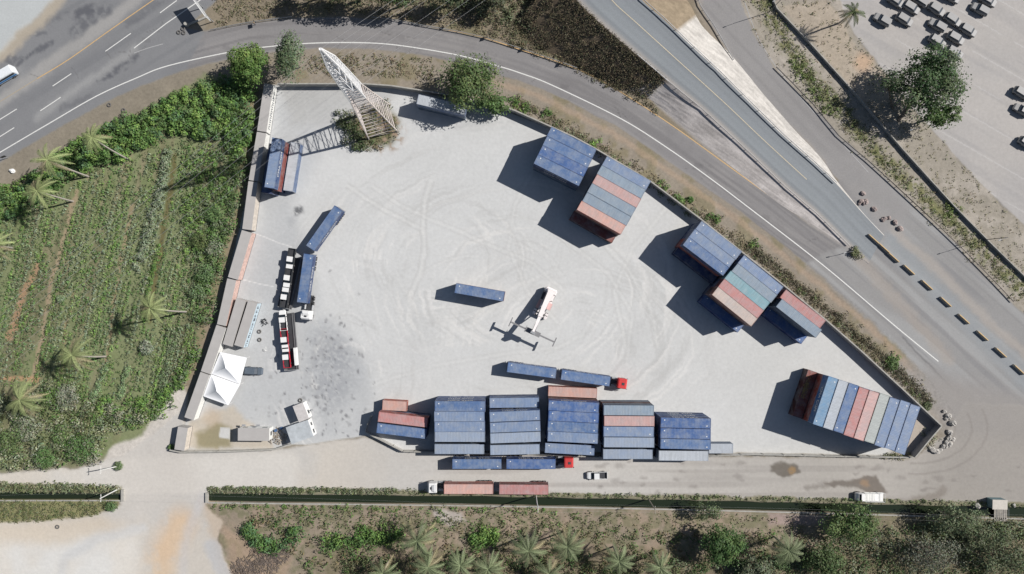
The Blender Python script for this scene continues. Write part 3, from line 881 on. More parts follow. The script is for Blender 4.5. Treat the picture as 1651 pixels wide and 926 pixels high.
block((1138,474.5),(1200,524.5),(1128.5,486),1,HC,[('bright blue',1)],b,'from wall',['sixth'])
b = 'narrow last block on curved wall'
block((1267.8,467),(1331.7,516.8),(1257.8,479),1,HC,[('red',3)],b,'from wall',['first'])
block((1261.7,482),(1325,531.4),(1252,493.8),1,HC,[('grey blue',3)],b,'from wall',['second'])
block((1239.4,494),(1301,542),(1230,505.8),1,HC,[('bright blue',1)],b,'from wall',['third'])
b = 'fan block in east corner'
block((1335.6,606.6),(1310,683.6),(1484.8,657),9,HC,[('sky blue',3),('whitish',3),('mid blue',3),('red',3),('faded pink',3),('grey green',3),('pale blue',3),('pale blue',3),('pale blue',3)],b,'from yard side',['second','third','fourth','fifth','sixth','seventh','eighth','ninth','tenth'],letterface=(0,),lows={(0,1):'rust red',(0,0):'dark red'})
block((1303,596.4),(1278,670.5),(1318.4,601.4),1,HC,[('dark red',1)],b,'from yard side',['first'],minp=2.44)
# stack beside the west wall
b = 'stack against west boxes'
block((438.6,223),(426.2,301),(454,225.5),1,STD,[('pale blue',3)],b,'middle',['tall'],lows={(0,1):'rust red'},letterface=(0,))
block((468.6,229.8),(456.4,307),(483,232),1,STD,[('light grey',1)],b,'east',['low'])
block((434,232),(421.5,309),(449,234.5),1,STD,[('navy',2)],b,'west',['shaded'])
# loose containers in the yard
block((736,456.6),(814.5,470.5),(733.6,472),1,STD,[('mid blue',2)],'two-high stack alone mid-yard','only',['the'])
block((674.5,152),(752,170),(671,167.5),1,STD,[('light grey',2)],'pair under tree by north wall','half-shaded',['the'])

# ------------------------------------------------------------------ western box buildings, walls and fences
GREYROOF = mat_plain('grey_sheet_roof', col(184, 181, 178), .8, 0, .06, .5)
CREAMW = mat_plain('pale_wall_paint', (.72, .72, .69), .7, 0, .08)
PINKW = mat_plain('faded_red_paint', (.56, .40, .35), .7, 0, .25, 2.0)
TANW = mat_plain('tan_wall_paint', (.54, .49, .43), .8, 0, .2)
BLUEW = mat_plain('pale_blue_wall', (.50, .60, .66), .7, 0, .2, 2.0)
DARKOPEN = mat_plain('dark_opening', (.02, .022, .026), .8)
def wallbox(p0, p1, wpx, h, wallm, label, east_text=None, name='storage_box', group='grey roofed storage boxes along the west edge'):
    """long flat-roofed steel box; p0,p1 = ends of its west roof edge, wpx = width in plan units"""
    A = P(*p0, h); B = P(*p1, h); A.z = B.z = 0
    d = (B - A); L = d.length; d.normalize(); n = Vector((-d.y, d.x, 0))
    if n.x < 0: n = -n
    wd = wpx * (CAMH - h) / FPX
    c = (A + B) / 2 + n * wd / 2
    rz = math.atan2(d.y, d.x)
    t = thing(name, label, 'container', (c.x, c.y, 0), rz, group)
    hl, hw = L / 2 - .03, wd / 2
    es = 1 if (Matrix.Rotation(rz, 3, 'Z') @ Vector((0, 1, 0))).x > 0 else -1
    for s_ in (-1, 1):
        o = obj('side_panel', corrugated(-hl, hl, .1, h - .1, s_ * (hw - .02), s_), wallm if s_ == es else GREYROOF, t)
    f = MB(); f.box(-hl, -hl + .05, -hw + .03, hw - .03, .1, h - .1); obj('front_panel', f, GREYROOF, t)
    f = MB(); f.box(hl - .05, hl, -hw + .03, hw - .03, .1, h - .1)
    f.bar((hl + .02, -.5, .3), (hl + .02, -.5, h - .3), .02); obj('door', f, wallm, t)
    r = MB(); r.box(-hl, hl, -hw, hw, h - .1, h); obj('roof', r, GREYROOF, t)
    r = MB()
    for x in (-hl + .12, hl - .12): r.box(x - .07, x + .07, -hw + .02, hw - .02, h + .003, h + .03)
    bm = MB(); bm.box(-hl, hl, -hw, hw, 0, .1); obj('base_rail', bm, DARKSTEEL, t)
    if east_text:
        # worn, unreadable glyph strokes, as they show on the wall
        gm = MB(); rg = random.Random(len(east_text)); x0_ = -len(east_text) * .55
        for q in range(len(east_text)):
            gx = x0_ + q * 1.1
            gm.box(gx, gx + .16, -.5, .5, 0, .008)
            if rg.random() < .8: gm.box(gx + .16, gx + .62, rg.choice([.34, -.5, -.08]), rg.choice([.5, .5]) if rg.random() < .3 else .5, 0, .008) if rg.random() < .25 else gm.box(gx + .16, gx + .62, .34, .5, 0, .008)
            if rg.random() < .6: gm.box(gx + .62, gx + .78, -.5, .5, 0, .008)
            else: gm.box(gx + .16, gx + .62, -.08, .08, 0, .008)
        me = gm.mesh('lettering')
        o = obj('lettering', me, mat_plain('dark_lettering', (.09, .10, .12), .6), t)
        o.location = (0, es * (hw + .012), h * .5); o.rotation_euler = (PI/2, 0, PI if es > 0 else 0)
    return t
wallbox((426,134.5),(414.5,211),15,3.0,CREAMW,'northmost grey roofed box with white lettered east wall','#########')
wallbox((414.2,212.5),(401,290.5),15,3.0,CREAMW,'grey roofed box behind the tall stack, half in its shadow')
wallbox((400.6,292),(390.6,369.5),15,3.0,TANW,'grey roofed box with orange-tan wall south of the tall stack')
wallbox((390,371),(367.5,447),16.5,3.0,PINKW,'grey roofed box with faded pink east wall beside painted bays')
wallbox((366.5,449),(349.8,523),14.5,3.0,PINKW,'grey roofed box with red wall behind the two angled boxes')
wallbox((349,524),(323.8,598.8),16,3.0,CREAMW,'grey roofed box directly behind the north half of white marquee')
wallbox((323.2,600),(297.2,673),15.5,3.0,CREAMW,'grey roofed box beside south half of white marquee')
wallbox((287,688),(281,725),16,2.7,TANW,'short grey box with tan wall at southwest corner of yard')
wallbox((381,481),(359,555),15.5,3.0,GREYROOF,'inner angled grey box between wall boxes and lettered one')
wallbox((400,485),(377.5,556.5),15.5,3.0,BLUEW,'angled grey box with blue-white lettered east side','##########')

WALLM = mat_plain('boundary_wall_render', (.33, .32, .30), .9, 0, .18, 1.2, .02)
def wall(name, pts, h, th, m, label, cat='wall', posts=None, pm=None, group=None):
    W = [P(x, y, h) for x, y in pts]
    t = thing(name, label, cat, (W[0].x, W[0].y, 0), 0, group)
    mb = MB(); cp = MB()
    o = Vector((W[0].x, W[0].y, 0))
    vs = []; cs = []
    for i, p in enumerate(W):
        a = W[max(i-1, 0)]; b = W[min(i+1, len(W)-1)]
        d = b - a; d.z = 0; d.normalize(); n = Vector((-d.y, d.x, 0)) * th / 2
        q = Vector((p.x, p.y, 0)) - o
        vs += [q + n, q - n, q + n + Vector((0, 0, h - .08)), q - n + Vector((0, 0, h - .08))]
        n2 = n * 1.4
        cs += [q + n2 + Vector((0, 0, h - .08)), q - n2 + Vector((0, 0, h - .08)), q + n2 + Vector((0, 0, h)), q - n2 + Vector((0, 0, h))]
    fs = []
    for i in range(len(W) - 1):
        a = 4 * i; b = a + 4
        fs += [(a, b, b+2, a+2), (b+1, a+1, a+3, b+3), (a+2, b+2, b+3, a+3), (b, a, a+1, b+1)]
    e = 4 * (len(W) - 1)
    fs += [(0, 2, 3, 1), (e, e+1, e+3, e+2)]
    mb.add(vs, fs); cp.add(cs, fs)
    obj('wall_panel', mb, m, t); obj('coping', cp, pm or CONC, t)
    if posts:
        acc = 0
        for i in range(len(W) - 1):
            a = W[i]; b = W[i+1]; L = (b - a).length; k = int(L // posts)
            for j in range(k):
                p = a.lerp(b, (j + .5) / max(k, 1)) - o
                pb = MB(); pb.box(p.x - .16, p.x + .16, p.y - .16, p.y + .16, 0, h + .05); obj('post', pb, pm or CONC, t)
    return t
wall('boundary_wall', [(447,135),(480,135),(534,135),(578,134.5),(630,138),(669,144),(730,154),(791,167),(830,178),(888,204),(926,221),(961,240),(1005,266),(1050,293),(1090,323),(1131,354),(1200,409),(1265,461),(1332,516),(1390,567),(1455,627),(1518.5,686.5)], 2.5, .22, WALLM, 'long curved concrete wall along the ramp side of the yard')
wall('boundary_wall', [(1518.5,687.5),(1498,711),(1476,738)], 2.5, .22, WALLM, 'short slanted concrete wall closing the yard east tip')
wall('boundary_wall', [(1475,738.5),(1380,737),(1215,733.5),(1100,737),(960,737.5),(870,733),(760,731),(650,728.5)], 1.5, .16, mat_plain('pale_wall_render', (.5,.49,.46), .9, 0, .15), 'low pale wall with posts between container blocks and dirt road', posts=5.0)
wall('boundary_wall', [(649,728),(618,712),(589,697.5),(590,690),(598,672)], 1.5, .2, mat_plain('pale_wall_render', (.5,.49,.46), .9), 'low pale wall wrapping the block beside the gate', posts=4.0)
wall('boundary_wall', [(273,726),(291,729.5),(370,728.5),(443,725),(470,716)], 1.3, .25, mat_plain('pale_wall_render', (.5,.49,.46), .9), 'low wall south of the site office, west of gate', posts=6.0)
wall('concrete_wall', [(1236,-30),(1253,13),(1310,73),(1371,141),(1456.5,241),(1539,332),(1600,394),(1651,444),(1720,515)], 1.0, .16, WALLM, 'long straight wall between side road and car park')
wall('canal_parapet', [(335,811),(780,816),(1100,822),(1330,828),(1651,837),(1720,839)], .2, .22, CONC, 'pale concrete lip on south bank of the long canal', 'parapet')
wall('canal_parapet', [(-60,807.5),(80,807.5),(194,807.5)], .2, .22, CONC, 'pale concrete lip on south bank of short west canal', 'parapet')
wall('canal_headwall', [(197,790),(197,809)], .5, .5, CONC, 'concrete end wall of the short west canal', 'wall')
wall('canal_headwall', [(333,795),(333,811)], .5, .5, CONC, 'concrete end wall of long canal near the junction', 'wall')

# guard rails ------------------------------------------------------------
def guard_rail(pts, label, zs=None, h=.75, m=STEEL, step_=4.0, group='guard rails along the roads', reflect=True):
    W = [P(x, y, (zs[i] if zs else 0)) for i, (x, y) in enumerate(pts)]
    o = Vector((W[0].x, W[0].y, W[0].z))
    t = thing('guard_rail', label, 'guard rail', o, 0, group)
    mb = MB()
    for i in range(len(W) - 1):
        a = W[i] - o; b = W[i+1] - o; d = (b - a); n = Vector((-d.y, d.x, 0)).normalized() * .04
        z0, z1 = h - .3, h
        vs = [a + n + Vector((0,0,z0)), a - n + Vector((0,0,z0)), b + n + Vector((0,0,z0)), b - n + Vector((0,0,z0)), a + n + Vector((0,0,z1)), a - n + Vector((0,0,z1)), b + n + Vector((0,0,z1)), b - n + Vector((0,0,z1))]
        mb.add(vs, [(0,2,6,4),(3,1,5,7),(4,6,7,5),(2,0,1,3),(0,4,5,1),(2,3,7,6)])
    obj('rail', mb, m, t)
    for i in range(len(W) - 1):
        a = W[i] - o; b = W[i+1] - o; k = max(1, int((b - a).length // step_))
        for j in range(k):
            p = a.lerp(b, (j + .5) / k)
            pb = MB(); pb.bar((p.x, p.y, p.z - .2), (p.x, p.y, p.z + h + .02), .07, 5); obj('post', pb, m, t)
    return t
zl = lambda i: STN[i][2] + .06
guard_rail([STN[i][0] for i in range(3, 10)], 'guard rail on west edge of raised road above the stone slope', [zl(i) for i in range(3, 10)], .6)
guard_rail([STN[i][1] for i in range(0, 9)], 'dark guard rail on east edge of raised road by white slope', [zl(i) for i in range(0, 9)], .9)
guard_rail(spline([(340,50),(400,38),(472,28.5)], 3), 'guard rail on grassy inner kerb of ramp nearest the road sign')
guard_rail(spline([(600,29),(640,34),(680,42),(724,49.5),(779,61),(842,80.5),(900,100),(930,111)], 2), 'guard rail with small chevrons on outer bend of ramp')
guard_rail(spline([(1120,-20),(1128,10),(1150,42),(1182,98)], 2), 'guard rail between grass bank and side road')
guard_rail(spline([(1250,109),(1310,170),(1350,219),(1397,259),(1446,304),(1500,354)], 2), 'dark guard rail on the outer edge of side road', m=DARKSTEEL)
guard_rail(spline([(1428,287),(1500,354),(1557,409),(1604,457),(1632,487)], 2), 'rusty double rail along outer edge of merge area', m=mat_plain('rusty_rail', (.22,.19,.17), .8))

# ------------------------------------------------------------------ vehicles
GLASS = mat_glass(); GLOSS = mat_gloss(); CARGLASS = mat_plain('dusty_car_glass', (.07,.085,.105), .35, 0, .1)
HUB = mat_plain('wheel_hub', (.35,.35,.36), .5, .5)
def put_wheels(t, spots, r, wd, name='wheel'):
    for x, y in spots:
        mb = MB(); mb.wheel(0, 0, 0, r, wd)
        o = obj(name, mb, RUBBER, t); o.location = (x, y, r)
        hb = MB(); hb.wheel(0, 0, 0, r * .5, wd + .02, 10)
        obj('hub', hb, HUB, o)
def hull(mb, secs):
    """secs: list of (x, halfwidth, z0, z1, top_halfwidth)"""
    vs = []
    for x, hw, z0, z1, tw in secs: vs += [(x, -hw*.94, z0), (x, -hw, z0+.18), (x, -hw, z1-.22 if z1-z0>.5 else z1-.1), (x, -tw, z1), (x, tw, z1), (x, hw, z1-.22 if z1-z0>.5 else z1-.1), (x, hw, z0+.18), (x, hw*.94, z0)]
    n = len(secs); fs = [tuple(range(8))[::-1], tuple(range(8*(n-1), 8*n))]
    for i in range(n-1):
        for j in range(8):
            a = 8*i + j; b = 8*i + (j+1) % 8
            fs.append((a, b, b+8, a+8))
    mb.add(vs, fs)
def car(kind, color, pos, rz, label, cat, name, group=None, roofc=None, hoodc=None):
    t = thing(name, label, cat, pos, rz, group)
    b = MB()
    if kind == 'sedan':
        hull(b, [(-2.15,.72,.35,.85,.6),(-2.0,.84,.28,.98,.72),(-1.2,.89,.25,1.02,.78),(1.1,.89,.25,1.0,.78),(1.9,.84,.28,.88,.7),(2.15,.68,.35,.72,.55)])
        g = MB(); hull(g, [(-1.55,.72,.9,1.02,.66),(-1.0,.76,.9,1.42,.62),(.35,.76,.9,1.44,.62),(1.05,.74,.9,1.02,.68)])
        r = MB(); r.box(-.9,.28,-.58,.58,1.40,1.455)
        wh = [(-1.35,-.8),(-1.35,.8),(1.35,-.8),(1.35,.8)]
    elif kind == 'suv':
        hull(b, [(-2.3,.8,.4,1.0,.7),(-2.2,.9,.3,1.12,.8),(-1.2,.93,.28,1.14,.84),(1.2,.93,.28,1.1,.84),(2.05,.88,.3,1.0,.76),(2.3,.74,.4,.8,.6)])
        g = MB(); hull(g, [(-2.1,.78,1.0,1.2,.72),(-1.8,.82,1.0,1.7,.66),(.35,.82,1.0,1.72,.66),(1.1,.8,1.0,1.12,.74)])
        r = MB(); r.box(-1.95,.5,-.76,.76,1.69,1.75)
        wh = [(-1.4,-.84),(-1.4,.84),(1.45,-.84),(1.45,.84)]
    else:
        hull(b, [(.0-.35,.88,.42,1.08,.8),(1.3,.9,.42,1.08,.82),(2.2,.87,.45,1.0,.78),(2.55,.74,.5,.85,.62)])
        g = MB(); hull(g, [(-.5,.8,1.0,1.2,.74),(-.35,.82,1.0,1.68,.64),(.75,.82,1.0,1.7,.64),(1.45,.8,1.0,1.1,.76)])
        r = MB(); r.box(-.5,.8,-.74,.74,1.67,1.74)
        wh = [(-1.55,-.82),(-1.55,.82),(1.65,-.82),(1.65,.82)]
        bd = MB()
        bd.box(-2.55,-.42,-.9,-.82,.5,1.1); bd.box(-2.55,-.42,.82,.9,.5,1.1); bd.box(-2.6,-2.5,-.88,.88,.5,1.08); bd.box(-.5,-.42,-.82,.82,.5,1.1); bd.box(-2.5,-.5,-.82,.82,.52,.6)
        obj('cargo_bed', bd, GLOSS, t, color)
        fl = MB(); fl.box(-2.49,-.51,-.81,.81,.603,.62); obj('bed_liner', fl, DARKSTEEL, t)
    obj('body', b, GLOSS, t, color); obj('windows', g, GLASS if kind == 'pickup' else CARGLASS, t); obj('roof', r, GLOSS, t, roofc or color)
    if hoodc is not None:
        h_ = MB(); h_.box(1.3,2.5,-.82,.82,1.03,1.11) ; obj('bonnet', h_, GLOSS, t, hoodc)
    for y in (-1, 1):
        mr = MB(); mr.box(.8,1.0,*sorted((y*.92,y*1.08)),1.0,1.15); obj('mirror', mr, DARKSTEEL, t)
        hl_ = MB(); x = {'sedan':2.02,'suv':2.18}.get(kind,2.42); hl_.box(x-.1,x+.06,*sorted((y*.42,y*.66)),.64,.76); obj('headlight', hl_, LETTER, t)
    put_wheels(t, wh, .36 if kind != 'pickup' else .4, .24)
    return t
def ang(dx, dy):   # heading from a plan direction (x right, y down)
    return math.atan2(-dy, dx)
WCAR = (.74,.74,.73)
def tractor(px, py, rz, c, label, group='lorry tractors', z=0):
    p = P(px, py, 2.9); p.z = 0
    t = thing('lorry_tractor', label, 'lorry', p, rz, group)
    ch = MB(); ch.box(-5.0,1.2,-.42,.42,.65,.95); ch.box(-5.0,-2.2,-.95,-.5,.6,.7); ch.box(-5.0,-2.2,.5,.95,.6,.7); obj('chassis', ch, DARKSTEEL, t)
    cb = MB(); hull(cb, [(-1.15,1.2,.7,2.85,1.1),(-.9,1.24,.55,2.95,1.12),(.75,1.24,.5,2.95,1.12),(1.1,1.16,.5,2.55,1.02),(1.25,1.05,.6,1.5,1.0)]); obj('cab', cb, GLOSS, t, c)
    ws = MB(); ws.add([(1.262,-1.0,1.5),(1.262,1.0,1.5),(1.115,.98,2.48),(1.115,-.98,2.48)], [(0,1,2,3)]); obj('windscreen', ws, GLASS, t)
    hv = MB(); hv.box(-.2,.45,-.32,.32,2.952,3.03); obj('roof_vent', hv, DARKSTEEL, t)
    df = MB(); hull(df, [(-1.1,.95,2.9,3.3,.8),(-.5,.9,2.9,3.25,.75),(.1,.7,2.9,3.0,.6)])
    obj('deflector', df, GLOSS, t, c) if c[0] > .6 else None
    for y in (-1, 1):
        m_ = MB(); m_.box(1.0,1.35,*sorted((y*1.27,y*1.32)),1.6,2.3); m_.bar((.95,y*1.2,2.35),(1.2,y*1.36,2.35),.03); obj('mirror', m_, DARKSTEEL, t)
        tk = MB(); tk.bar((-2.6,y*.95,.8),(-1.4,y*.95,.8),.3,10); obj('fuel_tank', tk, STEEL, t)
        hd = MB(); hd.box(1.2,1.3,*sorted((y*.6,y*1.0)),.75,.95); obj('headlight', hd, LETTER, t)
    fw = MB(); fw.bar((-3.6,0,1.0),(-3.6,0,1.12),.5,12); obj('fifth_wheel', fw, DARKSTEEL, t)
    put_wheels(t, [(.3,-1.05),(.3,1.05),(-2.9,-.95),(-2.9,.95),(-4.25,-.95),(-4.25,.95)], .5, .35)
    return t
def trailer(c, rz, label, rear=-1, group='container trailers'):
    t = thing('semi_trailer', label, 'trailer', (c.x, c.y, 0), rz, group)
    f = MB()
    for y in (-.45, .45): f.box(-6.1,6.1,y-.09,y+.09,.95,1.25)
    for x in (-6.0,-3,0,3,5.95): f.box(x-.1,x+.1,-1.2,1.2,1.06,1.2)
    obj('frame', f, DARKSTEEL, t)
    lg = MB(); lg.box(3.0,3.15,-.8,-.7,.1,.95); obj('leg', lg, STEEL, t)
    lg = MB(); lg.box(3.0,3.15,.7,.8,.1,.95); obj('leg', lg, STEEL, t)
    bp = MB(); bp.box(-6.25,-6.12,-1.15,1.15,.5,.65); obj('bumper', bp, STEEL, t)
    put_wheels(t, [(x, y) for x in (-5.2,-3.95,-2.7) for y in (-1.0, 1.0)], .5, .42)
    return t
def loaded(TL, TR, BL, colour, lab_t, lab_c, flip=False, H=STD, L=L40, letter=True):
    z = 1.26 + H
    A, B, D = P(*TL, z), P(*TR, z), P(*BL, z)
    ex = B - A; ex.z = 0; ex.normalize(); ey = Vector((ex.y, -ex.x, 0))
    if (D - A).dot(ey) < 0: ey = -ey
    c = (A + B) / 2 + ey * CW / 2
    rz = math.atan2(ex.y, ex.x) + (PI if flip else 0)
    trailer(c, rz, lab_t)
    container(L, H, colour, (c.x, c.y, 1.262), rz, lab_c, group='containers loaded on trailers', letter=letter)
# road train in the yard (red cab)
loaded((819,584.3),(898,594.7),(817.7,601),'mid blue','rear trailer of the road train inside the yard','mid blue container on rear trailer of road train in yard')
loaded((906,596.4),(985.3,607.7),(904.5,613),'mid blue','front trailer behind red cab inside the yard','mid blue container behind red cab inside the yard')
tractor(1004,619.3, ang(79,11), (.56,.05,.05), 'red cab lorry north of the pink-topped block')
# road train on the dirt road (red cab)
loaded((729,740.6),(808.8,740.4),(729,757),'mid blue','rear trailer on dirt road beside the low wall','mid blue container rearmost on dirt road beside wall')
loaded((816.5,740.4),(896,740.7),(816.5,757),'bright blue','trailer behind the red cab on dirt road','bright blue container behind the red cab on dirt road')
tractor(917.5,747, 0, (.50,.05,.05), 'red cab lorry on dirt road south of blocks')
# road train by the canal (white cab, facing west)
loaded((715.4,781),(795.5,781),(715.4,797.5),'salmon','trailer behind the white cab beside the canal','dull salmon container behind white cab beside canal',True,letter=False)
loaded((804.8,781.5),(884.5,782),(804.8,798.5),'red','rear trailer beside canal, under the red container','red container at rear of canal-side road train',True,letter=False)
tractor(696.5,787.5, PI, WCAR, 'white cab lorry facing west beside the canal')
# road train at the west of the yard (white cab facing south)
loaded((552.2,340.5),(506.5,405),(537.7,331),'mid blue','angled rear trailer north of the car carriers','mid blue container on angled trailer by burn mark')
loaded((505.5,411),(494.5,489.5),(490.5,409.5),'mid blue','trailer behind white cab beside the long car carrier','mid blue container beside the long car carrier')
tractor(492.5,508.5, ang(-.12,1), WCAR, 'white cab lorry in yard beside car carriers')
# small parked vehicles
def cp(px, py, z=1.2, zz=0):
    p = P(px, py, z); return (p.x, p.y, zz)
car('suv', (.10,.125,.155), cp(408,598.5), ang(1,.08), 'dark blue-grey estate car nosed out from the white marquee', 'car', 'estate_car')
car('pickup', (.68,.69,.69), cp(963,767.5), ang(-1,.02), 'white pickup on dirt road east of the red cab', 'pickup', 'pickup_truck')
# cattle style truck by the puddle
p = P(1405,803,2.0)
t = thing('flatbed_truck', 'white truck with railed bed parked by the brown puddle', 'truck', (p.x, p.y, 0), PI - .02)
b = MB(); hull(b, [(1.6,.98,.6,2.0,.88),(2.4,1.0,.5,2.05,.88),(3.0,.98,.5,1.7,.86),(3.5,.92,.55,1.15,.8)]); obj('cab', b, GLOSS, t, WCAR)
g = MB(); g.add([(3.02,-.82,1.66),(3.02,.82,1.66),(2.5,.8,2.075),(2.5,-.8,2.075)], [(0,1,2,3)]); obj('windscreen', g, GLASS, t)
b = MB(); b.box(-3.5,1.45,-1.1,1.1,.85,1.0); obj('load_bed', b, WHITE, t)
b = MB()
for y in (-1.08, 1.08):
    for z in (1.3,1.6,1.95): b.bar((-3.5,y,z),(1.45,y,z),.035,5)
    for x in (-3.5,-1.8,-.1,1.45): b.bar((x,y,1.0),(x,y,1.97),.035,5)
for x in (-3.5,-2.2,-.9,.4,1.45): b.bar((x,-1.08,1.95),(x,1.08,1.95),.035,5)
obj('bed_railing', b, WHITE, t)
b = MB(); b.box(-1.2,1.3,-.95,.95,1.0,1.5); obj('crate_load', b, CREAMW, t)
b = MB(); b.box(-3.4,3.2,-.4,.4,.55,.84); obj('chassis', b, DARKSTEEL, t)
put_wheels(t, [(2.6,-.9),(2.6,.9),(-2.1,-.9),(-2.1,.9)], .42, .3)
# bus at the frame edge
p = P(-3,121,2.6)
t = thing('minibus', 'white and blue minibus entering from the west on the highway', 'minibus', (p.x, p.y, 0), ang(.86,-.5) + PI)
b = MB(); hull(b, [(-3.6,1.0,.4,2.4,.86),(-3.4,1.1,.35,2.6,.92),(2.2,1.1,.35,2.6,.92),(2.9,1.08,.35,2.3,.9),(3.6,.98,.4,1.2,.85)]); obj('body', b, GLOSS, t, (.7,.73,.75))
for y in (-1, 1):
    b = MB(); b.box(-3.2,2.3,*sorted((y*1.085,y*1.12)),1.45,2.1); obj('window_band', b, GLASS, t)
    b = MB(); b.box(-3.3,2.8,*sorted((y*1.095,y*1.13)),.75,1.3); obj('side_stripe', b, mat_plain('blue_stripe', (.05,.22,.48), .4), t)
g = MB(); g.add([(3.2,-.85,1.75),(3.2,.85,1.75),(2.93,.82,2.28),(2.93,-.82,2.28)], [(0,1,2,3)]); obj('windscreen', g, GLASS, t)
put_wheels(t, [(2.2,-1.0),(2.2,1.0),(-2.2,-1.0),(-2.2,1.0)], .42, .3)
# car carriers with pickups
def carrier(pa, pb, label, ramp=False):
    z = 1.3
    A, B = P(*pa, z), P(*pb, z); d = B - A; d.z = 0; L = d.length; c = (A + B) / 2
    t = thing('car_carrier_trailer', label, 'trailer', (c.x, c.y, 0), math.atan2(d.y, d.x), 'car carrier trailers')
    hl = L / 2
    for y in (-1, 1):
        s_ = MB()
        s_.box(-hl, hl, *sorted((y*1.15,y*1.72)), 1.1, 1.28); s_.box(-hl, hl, *sorted((y*1.68,y*1.76)), .9, 1.5)
        obj('side_rail', s_, mat_plain('carrier_grey', (.16,.16,.165), .6, .2), t)
    dk = MB(); dk.box(-hl+.1, hl-.1, -1.14, 1.14, .85, 1.0)
    for k in range(9):
        x = -hl + .5 + k * (L - 1) / 8; dk.box(x-.06, x+.06, -1.7, 1.7, 1.0, 1.09)
    obj('deck', dk, DARKSTEEL, t)
    hb = MB(); hb.box(hl-.12, hl, -1.5, 1.5, 1.3, 2.0); obj('headboard', hb, STEEL, t)
    put_wheels(t, [(x, y) for x in (-hl+2,-hl+3.3) for y in (-1.05, 1.05)], .42, .35)
    return t
carrier((477,415),(458.5,497),'long car carrier trailer loaded with three white pickups')
tc = carrier((462.5,505),(470.5,597),'southern car carrier trailer loaded with white and red pickups')
b = MB(); b.box(1.6, 6.0, 1.3, 1.9, 1.3, 2.7); obj('lit_side_skirt', b, WHITE, tc)  # added white skirt box, stands in for a sunlit side panel
cd = ang(-.14,.99)
for x, y, lab in ((467.5,417,'white pickup nearest container corner on long carrier'),(462.8,447,'white pickup in the middle of the long carrier')):
    car('pickup', WCAR if 0 else (.04,.045,.05), cp(x, y, 2.6, 1.12), cd, lab.replace('white pickup','black and white pickup'), 'pickup', 'pickup_truck', 'pickups riding on car carriers', roofc=WCAR, hoodc=WCAR)
car('pickup', (.04,.045,.05), cp(457.6,480,2.6,1.12), cd + PI, 'black and white pickup at south end of long carrier', 'pickup', 'pickup_truck', 'pickups riding on car carriers', roofc=WCAR, hoodc=WCAR)
cd = ang(.09,.99)
car('pickup', WCAR, cp(455,517,2.6,1.12), cd + PI, 'all-white pickup at north end of southern carrier', 'pickup', 'pickup_truck', 'pickups riding on car carriers')
car('pickup', (.45,.03,.05), cp(457.5,547,2.6,1.12), cd, 'red and white pickup in middle of southern carrier', 'pickup', 'pickup_truck', 'pickups riding on car carriers', roofc=WCAR, hoodc=WCAR)
car('pickup', (.45,.03,.05), cp(460.5,577,2.6,1.12), cd + PI, 'red and white pickup at south end of southern carrier', 'pickup', 'pickup_truck', 'pickups riding on car carriers', roofc=WCAR, hoodc=WCAR)
# parked cars in the north-east lot
PC = [(1424,31,'alone at the west end of the car park'),(1460,31,'beside the westmost car in the car park'),(1446,1,'at the frame top near the palm'),(1471,11.5,'between the palm row and middle row'),
      (1484,-1,'half cut by the top of the frame'),(1512,14.5,'second from the top in the dense cluster'),(1538,31,'at north side of dense cluster'),(1563,48,'at east side of the dense cluster'),
      (1513,40,'standing west in the dense cluster'),(1543,61,'south-east in the dense cluster'),(1513,66,'just north of the big tree crown'),(1541,84,'tucked against the big tree crown'),
      (1582,14,'lone car northeast of the cluster'),(1595,0,'behind the lone northeast car'),(1536,-6,'barely inside the top frame edge'),(1650,150,'upper of two at the east frame edge'),(1650,177,'lower of two at the east frame edge'),(1658,231,'southmost car at east frame edge')]
for k, (x, y, ph) in enumerate(PC):
    j = random.uniform(.94, 1.04)
    car('suv', (.29*j,.288*j,.285*j), cp(x, y), ang(.86,.52) + random.uniform(-.05,.05) + (PI if k % 4 == 0 else 0), 'pale dusty car ' + ph, 'car', 'parked_car', 'pale cars parked in the car park')

# ------------------------------------------------------------------ reach stacker
p = P(878,492,2.5); rz = ang(-.42,.91)
t = thing('reach_stacker', 'white and pink reach stacker with raised boom and spreader mid-yard', 'reach stacker', (p.x, p.y, 0), rz)
CREAM = mat_plain('machine_cream', (.70,.66,.65), .45, 0, .06); PINKM = mat_plain('machine_pink', (.62,.40,.38), .5, 0, .1)
b = MB(); b.box(-3.9,3.0,-1.0,1.0,.9,1.6); b.box(-3.2,-.8,-1.5,1.5,1.2,2.0); obj('chassis', b, CREAM, t)
b = MB(); hull(b, [(-4.6,1.3,.8,2.2,1.1),(-4.2,1.6,.7,2.4,1.3),(-3.3,1.6,.8,2.3,1.3)]); obj('counterweight', b, CREAM, t)
b = MB(); hull(b, [(-.6,1.75,1.6,2.9,1.65),(-.4,1.8,1.6,3.1,1.7),(.7,1.8,1.6,3.1,1.7),(.95,1.7,1.6,2.6,1.6)])
b = MB(); b.box(-1.0,.7,.72,1.75,1.6,3.1); obj('operator_cab', b, PINKM, t)
b = MB(); b.box(.705,.73,.8,1.68,2.0,3.0); b.box(-.9,.6,1.755,1.775,2.1,3.0); obj('cab_glass', b, GLASS, t)
for y in (-1, 1):
    f = MB(); f.box(1.7,3.2,*sorted((y*1.2,y*1.95)),1.5,1.62); obj('mudguard', f, CREAM, t)
    f = MB(); f.bar((.9,y*.55,1.6),(3.4,y*.45,4.7),.16,8); obj('lift_cylinder', f, STEEL, t)
put_wheels(t, [(2.4,-1.55),(2.4,1.55),(2.4,-.85),(2.4,.85),(-2.9,-1.3),(-2.9,1.3)], .82, .6)
b = MB(); b.bar((-3.6,0,2.7),(3.2,0,5.0),1.0,4,.72); b.bar((3.0,0,4.93),(7.4,0,6.5),.55,4,.48); obj('boom', b, CREAM, t)
